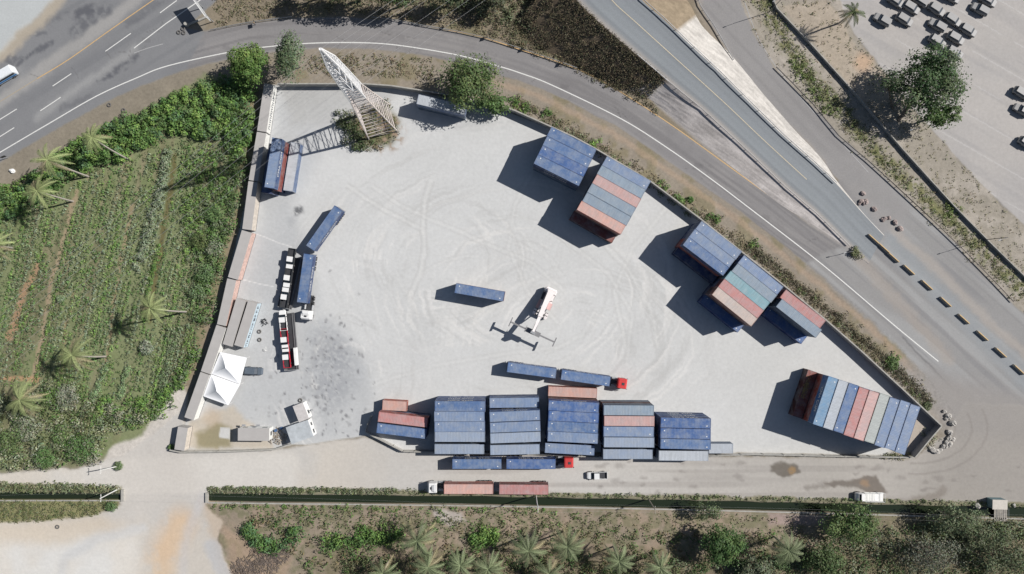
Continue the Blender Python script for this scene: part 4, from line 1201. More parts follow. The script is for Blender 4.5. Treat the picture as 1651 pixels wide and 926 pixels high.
b = MB(); b.box(-4.2,-2.9,-.9,.9,2.3,3.0); obj('boom_pivot', b, CREAM, t)
b = MB(); b.box(-3.0,-1.0,-1.6,-.95,1.9,2.3); b.box(-2.6,-1.4,-1.55,-1.0,2.31,2.36); obj('engine_grille', b, DARKSTEEL, t)
b = MB(); b.box(-.8,1.4,-1.75,-.85,1.2,1.3); b.bar((-.8,-1.72,1.3),(-.8,-1.72,2.2),.04); b.bar((1.4,-1.72,1.3),(1.4,-1.72,2.2),.04); b.bar((-.8,-1.72,2.2),(1.4,-1.72,2.2),.04); obj('walkway', b, PINKM, t)
b = MB(); b.bar((-1.6,1.25,2.0),(-1.6,1.25,3.4),.1); obj('exhaust', b, DARKSTEEL, t)
for y in (-1, 1):
    b = MB(); b.bar((3.4,y*.35,5.35),(6.9,y*.35,6.75),.045); obj('hose', b, DARKSTEEL, t)
b = MB(); b.box(7.0,7.6,-.55,.55,4.9,6.9); obj('boom_head', b, STEEL, t)
b = MB(); b.box(6.7,7.9,-2.0,2.0,4.5,4.9); b.box(7.1,7.5,-6.0,6.0,4.3,4.75); obj('spreader_beam', b, mat_plain('spreader_grey', (.22,.22,.225), .6, .2), t)
for y in (-1, 1):
    b = MB(); b.box(6.1,8.5,*sorted((y*5.85,y*6.1)),4.15,4.6); obj('twistlock_arm', b, mat_plain('spreader_grey', (.22,.22,.225)), t)
b = MB(); b.bar((6.2,-1.9,4.7),(8.2,-1.9,4.7),.05); obj('hose_guard', b, STEEL, t)

# ------------------------------------------------------------------ marquee, office, booth
TENT = mat_plain('white_tent_fabric', (.85,.86,.87), .6, 0, .02)
def marquee_part(t, c4, zt, zp, name, o):
    Q = [P(x, y, zt) - o for x, y in c4]
    cpk = sum(Q, Vector()) / 4
    n = 14; vs = []; fs = []
    rings = [i / 8 for i in range(9)]
    ring_pts = []
    for r in rings:
        ring = []
        for k in range(4):
            for j in range(4):
                e = Q[k].lerp(Q[(k+1) % 4], j / 4)
                q = cpk.lerp(e, r)
                q.z = zt + (zp - zt) * (1 - r) ** 1.5 - .12 * math.sin(PI * r) * (1 - abs(j/4 - .5))
                ring.append(q)
        ring_pts.append(ring)
    for ring in ring_pts: vs += ring
    m = 16
    for i in range(len(rings) - 1):
        for j in range(m): fs.append((i*m+j, (i+1)*m+j, (i+1)*m+(j+1) % m, i*m+(j+1) % m))
    base = len(vs)
    for q in ring_pts[-1]: vs.append(q + Vector((0, 0, -.45)))
    off = (len(rings) - 1) * m
    for j in range(m): fs.append((off+j, base+j, base+(j+1) % m, off+(j+1) % m))
    mb = MB(); mb.add(vs, fs); obj(name, mb, TENT, t)
o0 = P(357, 611, 0)
t = thing('marquee_tent', 'white double-peaked marquee beside the western boxes', 'marquee', o0, 0)
marquee_part(t, [(355,568),(397,577),(386,619.5),(340.5,603)], 2.7, 5.0, 'canopy', o0)
marquee_part(t, [(340,604),(386,620.5),(367.5,653.5),(327.5,639)], 2.7, 4.9, 'canopy', o0)
for x, y in ((355.5,569),(396,577.5),(385.5,620),(341,603.5),(367,652.5),(328.5,638.5)):
    q = P(x, y, 2.7) - o0; mb = MB(); mb.bar((q.x, q.y, 0), (q.x, q.y, 2.6), .05, 6); obj('pole', mb, WHITE, t)
def hut(corners, h, label, roofm, wallm, name, cat, wins=(), group=None, door=True, over=.08):
    Q = [P(x, y, h) for x, y in corners]; o = sum(Q, Vector()) / 4; o.z = 0
    q = [v - o for v in Q]
    ex = (q[1] - q[0]); ex.z = 0; L = ex.length; rz = math.atan2(ex.y, ex.x)
    ey = (q[3] - q[0]); ey.z = 0; W = ey.length
    t = thing(name, label, cat, o, rz, group)
    hl, hw = L / 2, W / 2
    b = MB()
    b.box(-hl, hl, -hw, -hw+.1, 0, h-.14); b.box(-hl, hl, hw-.1, hw, 0, h-.14); b.box(-hl, -hl+.1, -hw+.1, hw-.1, 0, h-.14); b.box(hl-.1, hl, -hw+.1, hw-.1, 0, h-.14)
    obj('wall', b, wallm, t)
    b = MB(); b.box(-hl-over, hl+over, -hw-over, hw+over, h-.14, h); obj('roof', b, roofm, t)
    for (side, u, wd, z0, z1) in wins:
        b = MB()
        x = u * hl
        if side in 'NS':
            y = hw if side == 'N' else -hw; b.box(x-wd/2, x+wd/2, y-.02, y+.02, z0, z1)
        else:
            xx = hl if side == 'E' else -hl; b.box(xx-.02, xx+.02, u*hw-wd/2, u*hw+wd/2, z0, z1)
        obj('window', b, GLASS, t)
    if door:
        b = MB(); b.box(-hl*.1-.45, -hl*.1+.45, hw-.02, hw+.03, .05, 2.05); obj('door', b, STEEL, t)
    return t
t = hut([(385,691),(434.3,691.5),(433.3,711),(382,710)], 3.0, 'grey roofed site office with white walls south of marquee', GREYROOF, CREAMW, 'site_office', 'office', [('N',.6,1.2,.9,1.8),('N',-.7,1.2,.9,1.8),('E',0,1.0,.9,1.8)])
for x in (-.75, .25):
    b = MB(); b.box(x*3.6-.5, x*3.6+.4, 1.9, 2.35, 2.2, 2.28); obj('awning', b, STEEL, t)
hut([(473.7,655.5),(488.8,649.5),(496,674.5),(481.5,681)], 3.1, 'pale guard booth with white east wall at gate', mat_plain('pale_roof', col(204,200,198), .8), WHITE, 'guard_booth', 'booth', [('E',-.3,1.0,.9,1.9)], door=False)
hut([(461.5,690),(496,678),(504.5,703),(470,716)], 3.2, 'larger booth with stained blue-white flat roof at gate', mat_plain('stained_roof', col(186,192,196), .8, 0, .2, .6), WHITE, 'gate_house', 'gatehouse', [('E',-.5,1.0,.9,1.9),('E',.4,.8,.9,1.9)], door=False)
b = MB(); q = P(504,661); b.bar((q.x, q.y, 1), (q.x+.9, q.y-4.8, 1), .05); b.box(q.x-.15, q.x+.15, q.y-.15, q.y+.15, 0, 1.1)
tag(obj('barrier_arm', b, STEEL), 'thin barrier arm beside the guard booth at the gate', 'barrier')
# blue drums by the gate house
for x, y, lab in ((446,693.5,'blue drum standing west of the gatehouse'),(455,690,'dark drum against the gatehouse corner')):
    q = P(x, y); b = MB(); b.bar((q.x,q.y,0),(q.x,q.y,.95),.34,12); b.bar((q.x,q.y,.3),(q.x,q.y,.34),.36,12); b.bar((q.x,q.y,.62),(q.x,q.y,.66),.36,12)
    tag(obj('drum', b, mat_plain('drum_blue', (.06,.12,.24), .5)), lab, 'drum', 'drums by the gatehouse')
q = P(283, 722); 
# tyres --------------------------------------------------------------------
def tyre(px, py, lab, r=.55, m=None):
    q = P(px, py); me = bpy.data.meshes.new('tyre'); vs = []; fs = []; n, k = 20, 8
    for i in range(n):
        a = 2*PI*i/n
        for j in range(k):
            b_ = 2*PI*j/k; rr = r*.72 + r*.28*math.cos(b_)
            vs.append((rr*math.cos(a), rr*math.sin(a), .15 + .15*math.sin(b_)))
    for i in range(n):
        for j in range(k): fs.append((i*k+j, ((i+1)%n)*k+j, ((i+1)%n)*k+(j+1)%k, i*k+(j+1)%k))
    me.from_pydata(vs, [], fs); o = obj('tyre', me, m or mat_plain('dusty_rubber', (.12,.115,.11), .9)); o.location = (q.x, q.y, 0)
    return tag(o, lab, 'tyre', 'old tyres lying on the ground')
for x, y, lab in ((418.3,534.8,'tyre lying north of its twin beside lettered box'),(418.8,548,'tyre lying south of its twin beside lettered box'),(484.5,645.5,'tyre on the ground north of guard booth'),(498.5,668,'tyre leaning by the guard booth wall'),
                  (288.5,52.5,'westmost of three tyres by the road sign'),(295.3,46.8,'northmost of three tyres by the road sign'),(296.4,53.5,'southmost of three tyres by the road sign'),(176.5,169.5,'pale tyre on verge north of crop field'),(199.5,178,'pale half-buried tyre on verge by bushes'),(93,849.5,'tyre on sandy edge south of west canal')):
    tyre(x, y, lab)
# yellow and concrete barriers ------------------------------------------------
def barrier(px, py, lab, L=3.5, a=ang(.74,.67)):
    q = P(px, py); t = thing('road_barrier', lab, 'barrier', (q.x, q.y, 0), a, 'concrete barriers on the road divide')
    b = MB()
    prof = [(-.3,0),(.3,0),(.28,.2),(.12,.4),(.09,.84),(-.09,.84),(-.12,.4),(-.28,.2)]
    vs = [(x, y, z) for x in (-L/2, L/2) for y, z in prof]; n = 8
    b.add(vs, [tuple(range(n)), tuple(range(2*n-1, n-1, -1))] + [((i+1)%n, i, n+i, n+(i+1)%n) for i in range(n)])
    obj('barrier_body', b, mat_plain('barrier_concrete', (.44,.38,.30), .9, 0, .2), t)
    b = MB(); b.box(-L/2+.1, L/2-.1, -.085, .085, .842, .86); obj('painted_top', b, mat_plain('barrier_yellow', (.62,.42,.18), .7), t)
bl = [(1407,386),(1423.5,400.5),(1439,415.5),(1464,435.5),(1493,460),(1523,487),(1552,514.5),(1582,541.5),(1611.5,568.5),(1641,596)]
nm = ['northwestmost barrier, touching the next two','middle barrier of the touching trio','southeast barrier of the touching trio','first separate barrier after the touching trio','second separate barrier after the touching trio','third separate barrier after the touching trio','fourth separate barrier, beside repaired asphalt','fifth separate barrier, third from the frame edge','second barrier from the east frame edge','barrier cut closest by the east frame edge']
for (x, y), lab in zip(bl, nm): barrier(x, y, 'yellowish concrete ' + lab)
# rocks ----------------------------------------------------------------------
def rock(px, py, r, lab, m, group):
    q = P(px, py); rr = np.random.default_rng(int(px * 7 + py)); vs = []; fs = []
    nu, nv = 9, 6
    for i in range(nv + 1):
        th = PI * i / nv
        for j in range(nu):
            ph = 2 * PI * j / nu; k = r * (1 + rr.uniform(-.22, .22))
            vs.append((k*math.sin(th)*math.cos(ph)*1.15, k*math.sin(th)*math.sin(ph)*.9, k*math.cos(th)*.75))
    for i in range(nv):
        for j in range(nu): fs.append((i*nu+j, (i+1)*nu+j, (i+1)*nu+(j+1)%nu, i*nu+(j+1)%nu))
    b = MB(); b.add(vs, fs); o = obj('boulder', b, m); o.location = (q.x, q.y, r*.4); o.rotation_euler = (0, 0, rr.uniform(0, 6))
    tag(o, lab, 'boulder', group)
RK = mat_plain('pale_rock', (.42,.40,.37), .9, 0, .25, 2.0, .03); RK2 = mat_plain('rubble_rock', (.34,.28,.26), .9, 0, .25, 2.0, .03)
for k, (x, y, r) in enumerate([(1522,663,.5),(1528,671,.75),(1525,675,.5),(1535,682,.85),(1530,697,.75),(1529,706,.7),(1535,708,.65),(1525,713,.6),(1530,716,.75),(1519.5,720,.6),(1524.5,719,.55),(1503,725,.7),(1509,727.5,.75),(1515,725.5,.55),(1498,721,.4)]):
    rock(x, y, r, 'pale boulder, ' + ['first','second','third','fourth','fifth','sixth','seventh','eighth','ninth','tenth','eleventh','twelfth','thirteenth','fourteenth','fifteenth'][k] + ' counting from north in the arc at wall corner', RK, 'boulders around the east wall corner')
for k, (x, y, r) in enumerate([(1391,312,.6),(1388,325,.6),(1394.5,326.5,.7),(1409,337.5,.65),(1426,352.5,.55),(1422.5,355,.5),(1433,351.5,.5),(1442.5,359,.65),(1450.5,369,.7),(1385,329,.4)]):
    rock(x, y, r, 'rubble lump on the divide before barriers, ' + ORD[k] + ' counting from northwest', RK2, 'rubble on the road divide')
rock(1560+15, 815, .8, 'pale boulder beside little bridge hut', RK, 'stones by the footbridge'); rock(1634, 815, .5, 'small stone east of little bridge hut', RK, 'stones by the footbridge')
# hut and footbridge over the canal
hut([(1601,806.5),(1624,807),(1624,821.5),(1601,821)], 2.3, 'small flat-roofed shelter at footbridge over canal', mat_plain('cream_roof', col(206,200,190), .8), mat_plain('teal_wall', (.14,.22,.24), .8), 'roadside_shelter', 'shelter', door=False)
t = thing('footbridge', 'plank footbridge crossing the canal behind the small shelter', 'footbridge', P(1612,829), 0)
b = MB(); b.box(-1.6,1.6,-.0-1.7,1.7,.1,.2); 
for k in range(7): b.box(-1.6+k*.5,-1.35+k*.5,-1.72,1.72,.21,.27)
obj('deck', b, mat_plain('bridge_planks', (.30,.28,.25), .9, 0, .3), t)
for x in (-1.55, 1.55):
    b = MB(); b.bar((x,-1.7,1.0),(x,1.7,1.0),.04); b.bar((x,-1.6,.2),(x,-1.6,1.0),.04); b.bar((x,1.6,.2),(x,1.6,1.0),.04); obj('handrail', b, STEEL, t)

# ------------------------------------------------------------------ poles, lamps, signs
def pole(px, py, h, lab, lean=(0, 0), arm=None, group='utility poles beside the canal', m=WOOD, name='utility_pole', cat='pole', r=.16, armlen=2.0):
    q = P(px, py); t = thing(name, lab, cat, (q.x, q.y, 0), 0, group)
    b = MB(); top = Vector((lean[0], lean[1], h)); b.bar((0,0,0), top, r, 8, r*.65); obj('pole', b, m, t)
    if arm:
        d = Vector((arm[0], arm[1], 0)).normalized()
        b = MB(); b.bar(top - Vector((0,0,.15)), top + d * armlen + Vector((0,0,.25)), .05, 6); obj('arm', b, m, t)
        b = MB(); e = top + d * (armlen + .3) + Vector((0,0,.22)); b.bar(e - d*.35, e + d*.35, .12, 6); obj('lamp_head', b, STEEL, t)
    else:
        b = MB(); b.bar(top + Vector((0,-.9,-.4)), top + Vector((0,.9,-.4)), .06, 5); obj('crossarm', b, m, t)
        for y in (-.8, 0, .8):
            b = MB(); b.bar(top + Vector((0,y,-.36)), top + Vector((0,y,-.14)), .05, 6); obj('insulator', b, WHITE, t)
    return t
PALEPOLE = mat_plain('pale_pole', (.62,.62,.60), .8)
pole(190,752,7.2,'white pole leaning over small shrub beside west track', m=PALEPOLE, lean=(-.2,.9))
pole(192,788,7.5,'white pole at the end of the short west canal', m=PALEPOLE, lean=(-.3,-.2))
pole(864,799.5,11.5,'pole beside canal behind the red container', m=PALEPOLE, lean=(.1,.3))
pole(1046,806,8,'thin pole on canal bank east of the road train')
pole(1511,822,7,'pole at canal edge west of footbridge')
LAMP = mat_plain('lamp_post_grey', (.12,.12,.13), .6)
def lamp(px, py, h, lab, arm): pole(px, py, h, lab, arm=arm, group='street lamps along the side road', m=LAMP, name='street_lamp', cat='street lamp', r=.1)
lamp(1586,387,8.5,'street lamp beyond the side road wall east',(-1,-.3)); lamp(1240,20,8.5,'street lamp beside side road near the top',(-1,-.4)); lamp(1462,214,5.5,'short street lamp under the big tree by wall',(-1,-.3))
lamp(1368,406,2.6,'small post at the tail of the stone slope',(-1,-.2))  # a sign post at the rail end, only drawn with the street lamp shape
# direction sign at the highway split
q = P(336,24); t = thing('road_sign', 'large white direction sign at the highway and ramp split', 'road sign', (q.x, q.y, 0), ang(.58,.82))
for x in (-2.2, 2.2):
    b = MB(); b.bar((x,0,0),(x,0,6.2),.12,8); obj('post', b, STEEL, t)
b = MB(); b.box(-3.6,3.6,-.12,.0,3.2,6.4); obj('sign_panel', b, WHITE, t)
b = MB()
for z in (3.6,4.8,6.0): b.box(-3.6,3.6,.003,.12,z-.06,z+.06)
obj('frame', b, STEEL, t)
q = P(302,41); b = MB(); b.bar((q.x,q.y,0),(q.x,q.y,1.1),.55,12,.4); b.bar((q.x,q.y,1.1),(q.x,q.y,1.2),.45,12,.4)
tag(obj('bollard', b, CONC), 'stubby concrete bollard at the tip of the ramp split', 'bollard')
q = P(334,28); b = MB(); b.bar((q.x,q.y,.25),(P(304,41).x,P(304,41).y,.25),.28,8)
tag(obj('concrete_pipe', b, CONC), 'fallen concrete pole lying by the split bollard', 'pipe')
for k, (x, y) in enumerate([(413,40),(655,34),(721.5,43),(787,60.5),(848,79),(908,103)]):
    q = P(x, y); t = thing('chevron_sign', 'small dark chevron sign on ramp guard rail, ' + ['alone on the grassy inner kerb','first on outer bend from west','second on outer bend from west','third on outer bend from west','fourth on outer bend from west','last before the dark slope'][k], 'chevron sign', (q.x, q.y, 0), ang([.98,.98,.95,.94,.93,.9][k],[-.15,.15,.25,.3,.35,.4][k]) + PI/2, 'chevron signs along the ramp bend')
    b = MB(); b.bar((0,0,0),(0,0,1.6),.05,6); obj('post', b, STEEL, t)
    b = MB(); b.box(-.5,.5,-.03,.0,.95,2.0); obj('sign_panel', b, DARKSTEEL, t)
    b = MB(); b.add([(-.3,-.034,1.1),(-.05,-.034,1.1),(.25,-.034,1.475),(0,-.034,1.475),(-.05,-.034,1.85),(-.3,-.034,1.85)], [(0,1,2,3),(3,2,4,5)]); obj('chevron', b, YEL_LINE, t)
# small box sign post on the west verge
q = P(13,255); t = thing('marker_post', 'small dark box sign on verge near west edge', 'sign', (q.x, q.y, 0), .4)
b = MB(); b.bar((0,0,0),(0,0,1.8),.05,6); obj('post', b, STEEL, t)
b = MB(); b.box(-.6,.6,-.04,.04,1.2,2.1); obj('sign_panel', b, DARKSTEEL, t)
q = P(21,276); rock(21,276,.6,'pale stone on the verge west of the palms',WHITE,'stones on the verge')

# ------------------------------------------------------------------ lattice pylon and its cables
B4 = [(595.5,226),(641,212),(628,169),(582,183)]
base = [P(x, y) for x, y in B4]; bc = sum(base, Vector()) / 4
PYM = mat_plain('pylon_galvanised', (.74,.745,.75), .5, 0, .08); PYR = mat_plain('pylon_primer', (.60,.54,.50), .7, 0, .2)
t = thing('electricity_pylon', 'tall white lattice electricity pylon rising from shrubs in the yard', 'pylon', bc, 0)
HT = 53.0
def leg_at(k, z):
    # taper: wide base to waist at 26 m, slim mast bulging at the cross-arm zone then a peak
    prof = [(0,1.0),(26,.44),(38,.34),(46,.26),(HT,.02)]
    for (z0, s0), (z1, s1) in zip(prof, prof[1:]):
        if z <= z1: s = s0 + (s1 - s0) * (z - z0) / (z1 - z0); break
    q = (base[k] - bc) * s
    return Vector((q.x, q.y, z))
for k in range(4):
    lo = MB(); hi = MB()
    zs_ = [0,7,14,20,26]; 
    for a, b_ in zip(zs_, zs_[1:]): lo.bar(leg_at(k, a), leg_at(k, b_), .16, 5)
    for a, b_ in zip([26,33,40,46], [33,40,46,HT]): hi.bar(leg_at(k, a), leg_at(k, b_), .2, 5)
    obj('leg', lo, PYR, t); obj('mast_leg', hi, PYM, t)
zz = [0,2.2,4.4,6.6,8.8,11,13,15,17,19,21,23,25,27]
for k in range(4):
    f = MB(); k2 = (k + 1) % 4
    for i, z in enumerate(zz[:-1]):
        z2 = zz[i+1]
        f.bar(leg_at(k, z2), leg_at(k2, z2), .085, 4)
        f.bar(leg_at(k, z) if i % 2 else leg_at(k2, z), leg_at(k2, z2) if i % 2 else leg_at(k, z2), .04, 4)
    obj('lower_bracing', f, PYR, t)
    f = MB(); zc = list(np.arange(27, 52, 1.55))
    for i in range(len(zc) - 1):
        f.bar(leg_at(k, zc[i]), leg_at(k2, zc[i+1]), .05, 4); f.bar(leg_at(k2, zc[i]), leg_at(k, zc[i+1]), .06, 4)
        f.bar(leg_at(k, zc[i+1]), leg_at(k2, zc[i+1]), .06, 4)
    obj('mast_bracing', f, PYM, t)
wd_ = Vector((P(900,0).x - P(700,150).x, P(900,0).y - P(700,150).y, 0)).normalized()
ad_ = Vector((-wd_.y, wd_.x, 0))
tips = []
for z, r in ((37,3.4),(41,3.0),(45,2.5)):
    for s_ in (-1, 1):
        f = MB(); tip = ad_ * r * s_ + Vector((0,0,z))
        for k in range(4): f.bar(leg_at(k, z + (.6 if k % 2 else -.6)), tip, .07, 4)
        obj('crossarm', f, PYM, t); tips.append(tip + bc)
tips.append(Vector((0,0,HT)) + bc)
CAB = mat_plain('cable_aluminium', (.5,.5,.5), .4, .3)
names = ['lowest south-east','lowest north-west','middle south-east','middle north-west','upper south-east','upper north-west','topmost earth']
for tip, nm_ in zip(tips, names):
    b = MB()
    for sgn in (1, -1):
        pts = []
        for i in range(17):
            s_ = i / 16; d = 260 * s_
            pts.append(tip + wd_ * d * sgn + Vector((0, 0, -9 * 4 * s_ * (1 - s_) * .9 )))
        b.tube(pts, [.015] * 17, 4)
    tag(obj('power_cable', b, CAB), f'thin power cable crossing over the yard, {nm_} strand on pylon', 'cable', 'power cables hung from the pylon')
def cable(a, b_, lab, sag=.6, r=.007):
    a = Vector(a); b_ = Vector(b_); b = MB(); pts = [a.lerp(b_, i / 14) - Vector((0,0,sag * 4 * (i/14) * (1 - i/14))) for i in range(15)]
    b.tube(pts, [r] * 15, 4); tag(obj('power_cable', b, CAB), lab, 'cable', 'cables along the canal')
pt = [(-60,795,7),(192,788,7.1),(864,799.5,11.1),(1046,806,7.6),(1511,822,6.6),(1720,826,6.6)]
for dy, nm_ in ((-.8,'southern'),(.8,'northern')):
    for i in range(len(pt) - 1):
        A_ = P(pt[i][0], pt[i][1]); B_ = P(pt[i+1][0], pt[i+1][1])
        cable((A_.x, A_.y+dy, pt[i][2]), (B_.x, B_.y+dy, pt[i+1][2]), f'{nm_} cable over the canal, {ORD[i]} span from the west', 1.2)

# ------------------------------------------------------------------ vegetation
LEAF = mat_attr('leaf', .6, 0, translucent=.22)
DRYM = mat_attr('dry_stems', .9, 0)
BARK = mat_plain('bark', (.16,.13,.10), .95, 0, .2)
G_DARK = (.040,.062,.026); G_MID = (.062,.100,.034); G_LIGHT = (.105,.150,.048); G_GREY = (.095,.104,.072); G_OLIVE = (.075,.080,.042); TAN = (.27,.225,.165); GREYBR = (.20,.185,.16)
def rand_unit(n, rng):
    v = rng.normal(size=(n, 3)); return v / np.linalg.norm(v, axis=1)[:, None]
class Leaves:
    def __init__(s): s.c = []; s.n = []; s.s = []; s.k = []; s.a = []
    def add(s, c, n, size, colr, aspect=.6):
        s.c.append(c); s.n.append(n); s.s.append(np.broadcast_to(size, (len(c),)).astype(float)); s.k.append(colr); s.a.append(np.full(len(c), aspect))
    def mesh(s, name, rng):
        c = np.vstack(s.c); n = np.vstack(s.n); sz = np.concatenate(s.s); k = np.vstack(s.k); asp = np.concatenate(s.a)
        n = n / (np.linalg.norm(n, axis=1)[:, None] + 1e-9)
        t = np.cross(n, rand_unit(len(c), rng)); t /= np.linalg.norm(t, axis=1)[:, None] + 1e-9
        b = np.cross(n, t)
        h = sz[:, None] * .5
        lift = n * (sz * .12)[:, None]
        v = np.stack([c - t * h, c + b * h * asp[:, None] + lift, c + t * h, c - b * h * asp[:, None] + lift], 1).reshape(-1, 3)
        f = np.arange(len(v), dtype=np.int32)
        me = bpy.data.meshes.new(name)
        me.vertices.add(len(v)); me.vertices.foreach_set('co', v.astype(np.float32).ravel())
        me.loops.add(len(f)); me.loops.foreach_set('vertex_index', f)
        me.polygons.add(len(v) // 4); me.polygons.foreach_set('loop_start', np.arange(0, len(v), 4, dtype=np.int32))
        me.update(calc_edges=True)
        ca = me.color_attributes.new('Col', 'FLOAT_COLOR', 'POINT')
        cc = np.ones((len(v), 4), np.float32); cc[:, :3] = np.repeat(np.clip(k, .004, .8), 4, axis=0)
        ca.data.foreach_set('color', cc.ravel())
        return me
def jitcol(base, n, rng, v=.28, hue=.12):
    b = np.array(base)[None, :] * np.array([[1.8, 2.02, 1.72]]) * (1 + rng.uniform(-v, v, (n, 1))) * (1 + rng.uniform(-hue, hue, (n, 3)))
    return b
def blob_leaves(L, c, r, n, size, base, rng, inner=.45, v=.28):
    d = rand_unit(n, rng); d[:, 2] = np.where(d[:, 2] < -.35, -d[:, 2], d[:, 2])
    rad = (inner + (1 - inner) * rng.random(n) ** .45)
    lump = 1 + .16 * np.sin(d[:, 0] * 5 + c[0]) * np.sin(d[:, 1] * 6 + c[1]) + .10 * np.sin(d[:, 2] * 9 + c[0] * 2)
    p = np.array(c) + d * (rad * lump)[:, None] * np.array(r)
    nn = d * 1.0 + rand_unit(n, rng) * .5 + np.array([0, 0, .35])
    L.add(p, nn, size * rng.uniform(.6, 1.35, n), jitcol(base, n, rng, v))
def W3(x, y, z): 
    p = P(x, y, z); return np.array([p.x, p.y, z])
def tree(px, py, zc, rx, ry, rz_, base, label, name='broadleaf_tree', cat='tree', nb=14, nl=3600, size=.55, second=None, group=None, trunk=None, seed=0, sparse=.45, lobes=.42, bare=0):
    """crown centre given at height zc; rx, ry crown radii in plan units"""
    rng = np.random.default_rng(seed + int(px * 3 + py * 11))
    cc = W3(px, py, zc); s = (CAMH - zc) / FPX
    RX, RY = rx * s, ry * s
    bx = P(*trunk) if trunk else Vector((cc[0] + rng.uniform(-.3, .3), cc[1] + rng.uniform(-.3, .3), 0))
    t = thing(name, label, cat, (bx.x, bx.y, 0), 0, group)
    o = np.array([bx.x, bx.y, 0])
    L = Leaves(); cents = []
    for i in range(nb):
        a = 2 * PI * (i * .618 + rng.uniform(-.06, .06)); q = math.sqrt((i + .5) / nb)
        c = cc + np.array([math.cos(a) * RX * q * (1 - lobes * .72), math.sin(a) * RY * q * (1 - lobes * .72), rz_ * (rng.uniform(-.25, .55) + .35 * (1 - q))])
        k = rng.uniform(.75, 1.15)
        r = np.array([RX * lobes * k, RY * lobes * k, rz_ * .5 * k])
        cents.append(c)
        bs = (np.array(base) if (second is None or rng.random() < .6) else np.array(second)) * .76
        blob_leaves(L, c - o, r, int(nl / nb * k * k), size, bs * rng.uniform(.82, 1.18), rng, sparse)
    # loose sprays at the rim
    m = int(nl * .09); a = rng.uniform(0, 2 * PI, m); q = rng.uniform(.8, 1.14, m)
    pr = np.c_[np.cos(a) * RX * q, np.sin(a) * RY * q, rng.uniform(-.4, .3, m) * rz_] + cc - o
    L.add(pr, rand_unit(m, rng) + [0, 0, .5], size * rng.uniform(.5, 1.1, m), jitcol(base, m, rng))
    obj('crown', L.mesh('crown', rng), LEAF, t)
    tr = MB(); r0 = max(.14, min(.5, RX * .06))
    top = Vector((cc[0] - bx.x, cc[1] - bx.y, zc * .62)); fork = top * .55
    tr.bar((0, 0, -.3), fork, r0, 8, r0 * .75); tr.bar(fork, top, r0 * .75, 7, r0 * .5)
    for c in cents[::(1 if bare else 2)]:
        e = Vector(tuple(c - o)); mid = fork.lerp(e, .5) + Vector((0, 0, -.2)); st = fork.lerp(top, rng.uniform(0, 1))
        tr.bar(st, mid, r0 * .42, 5, r0 * .28); tr.bar(mid, e, r0 * .28, 5, r0 * .08)
        if bare:
            for _ in range(bare):
                e2 = e + Vector(tuple(rand_unit(1, rng)[0])) * RX * .3; tr.bar(e, e2, r0 * .1, 4, .02)
    obj('trunk', tr, BARK, t)
    return t
def bush(px, py, r, base, label, h=None, seed=0, group='rounded shrubs', nl=420, size=.32):
    rng = np.random.default_rng(int(px * 5 + py * 13) + seed); h = h or r / 6.35 * .9
    z = h * .5; c = W3(px, py, z); R = r * (CAMH - z) / FPX
    L = Leaves(); o = np.array([c[0], c[1], 0])
    for i in range(6):
        a = i * 1.05 + rng.uniform(-.3, .3); k = rng.uniform(.45, .65)
        blob_leaves(L, (math.cos(a) * R * .5, math.sin(a) * R * .5, h * rng.uniform(.4, .6)), (R * k, R * k, h * .5), nl // 6, size, np.array(base) * rng.uniform(.85, 1.15), rng, .35)
    t = thing('shrub', label, 'shrub', (c[0], c[1], 0), 0, group)
    obj('foliage', L.mesh('foliage', rng), LEAF, t)
    st = MB()
    for i in range(4):
        a = i * 1.6; st.bar((0, 0, -.1), (math.cos(a) * R * .4, math.sin(a) * R * .4, h * .6), .05, 5, .02)
    obj('stem', st, BARK, t)
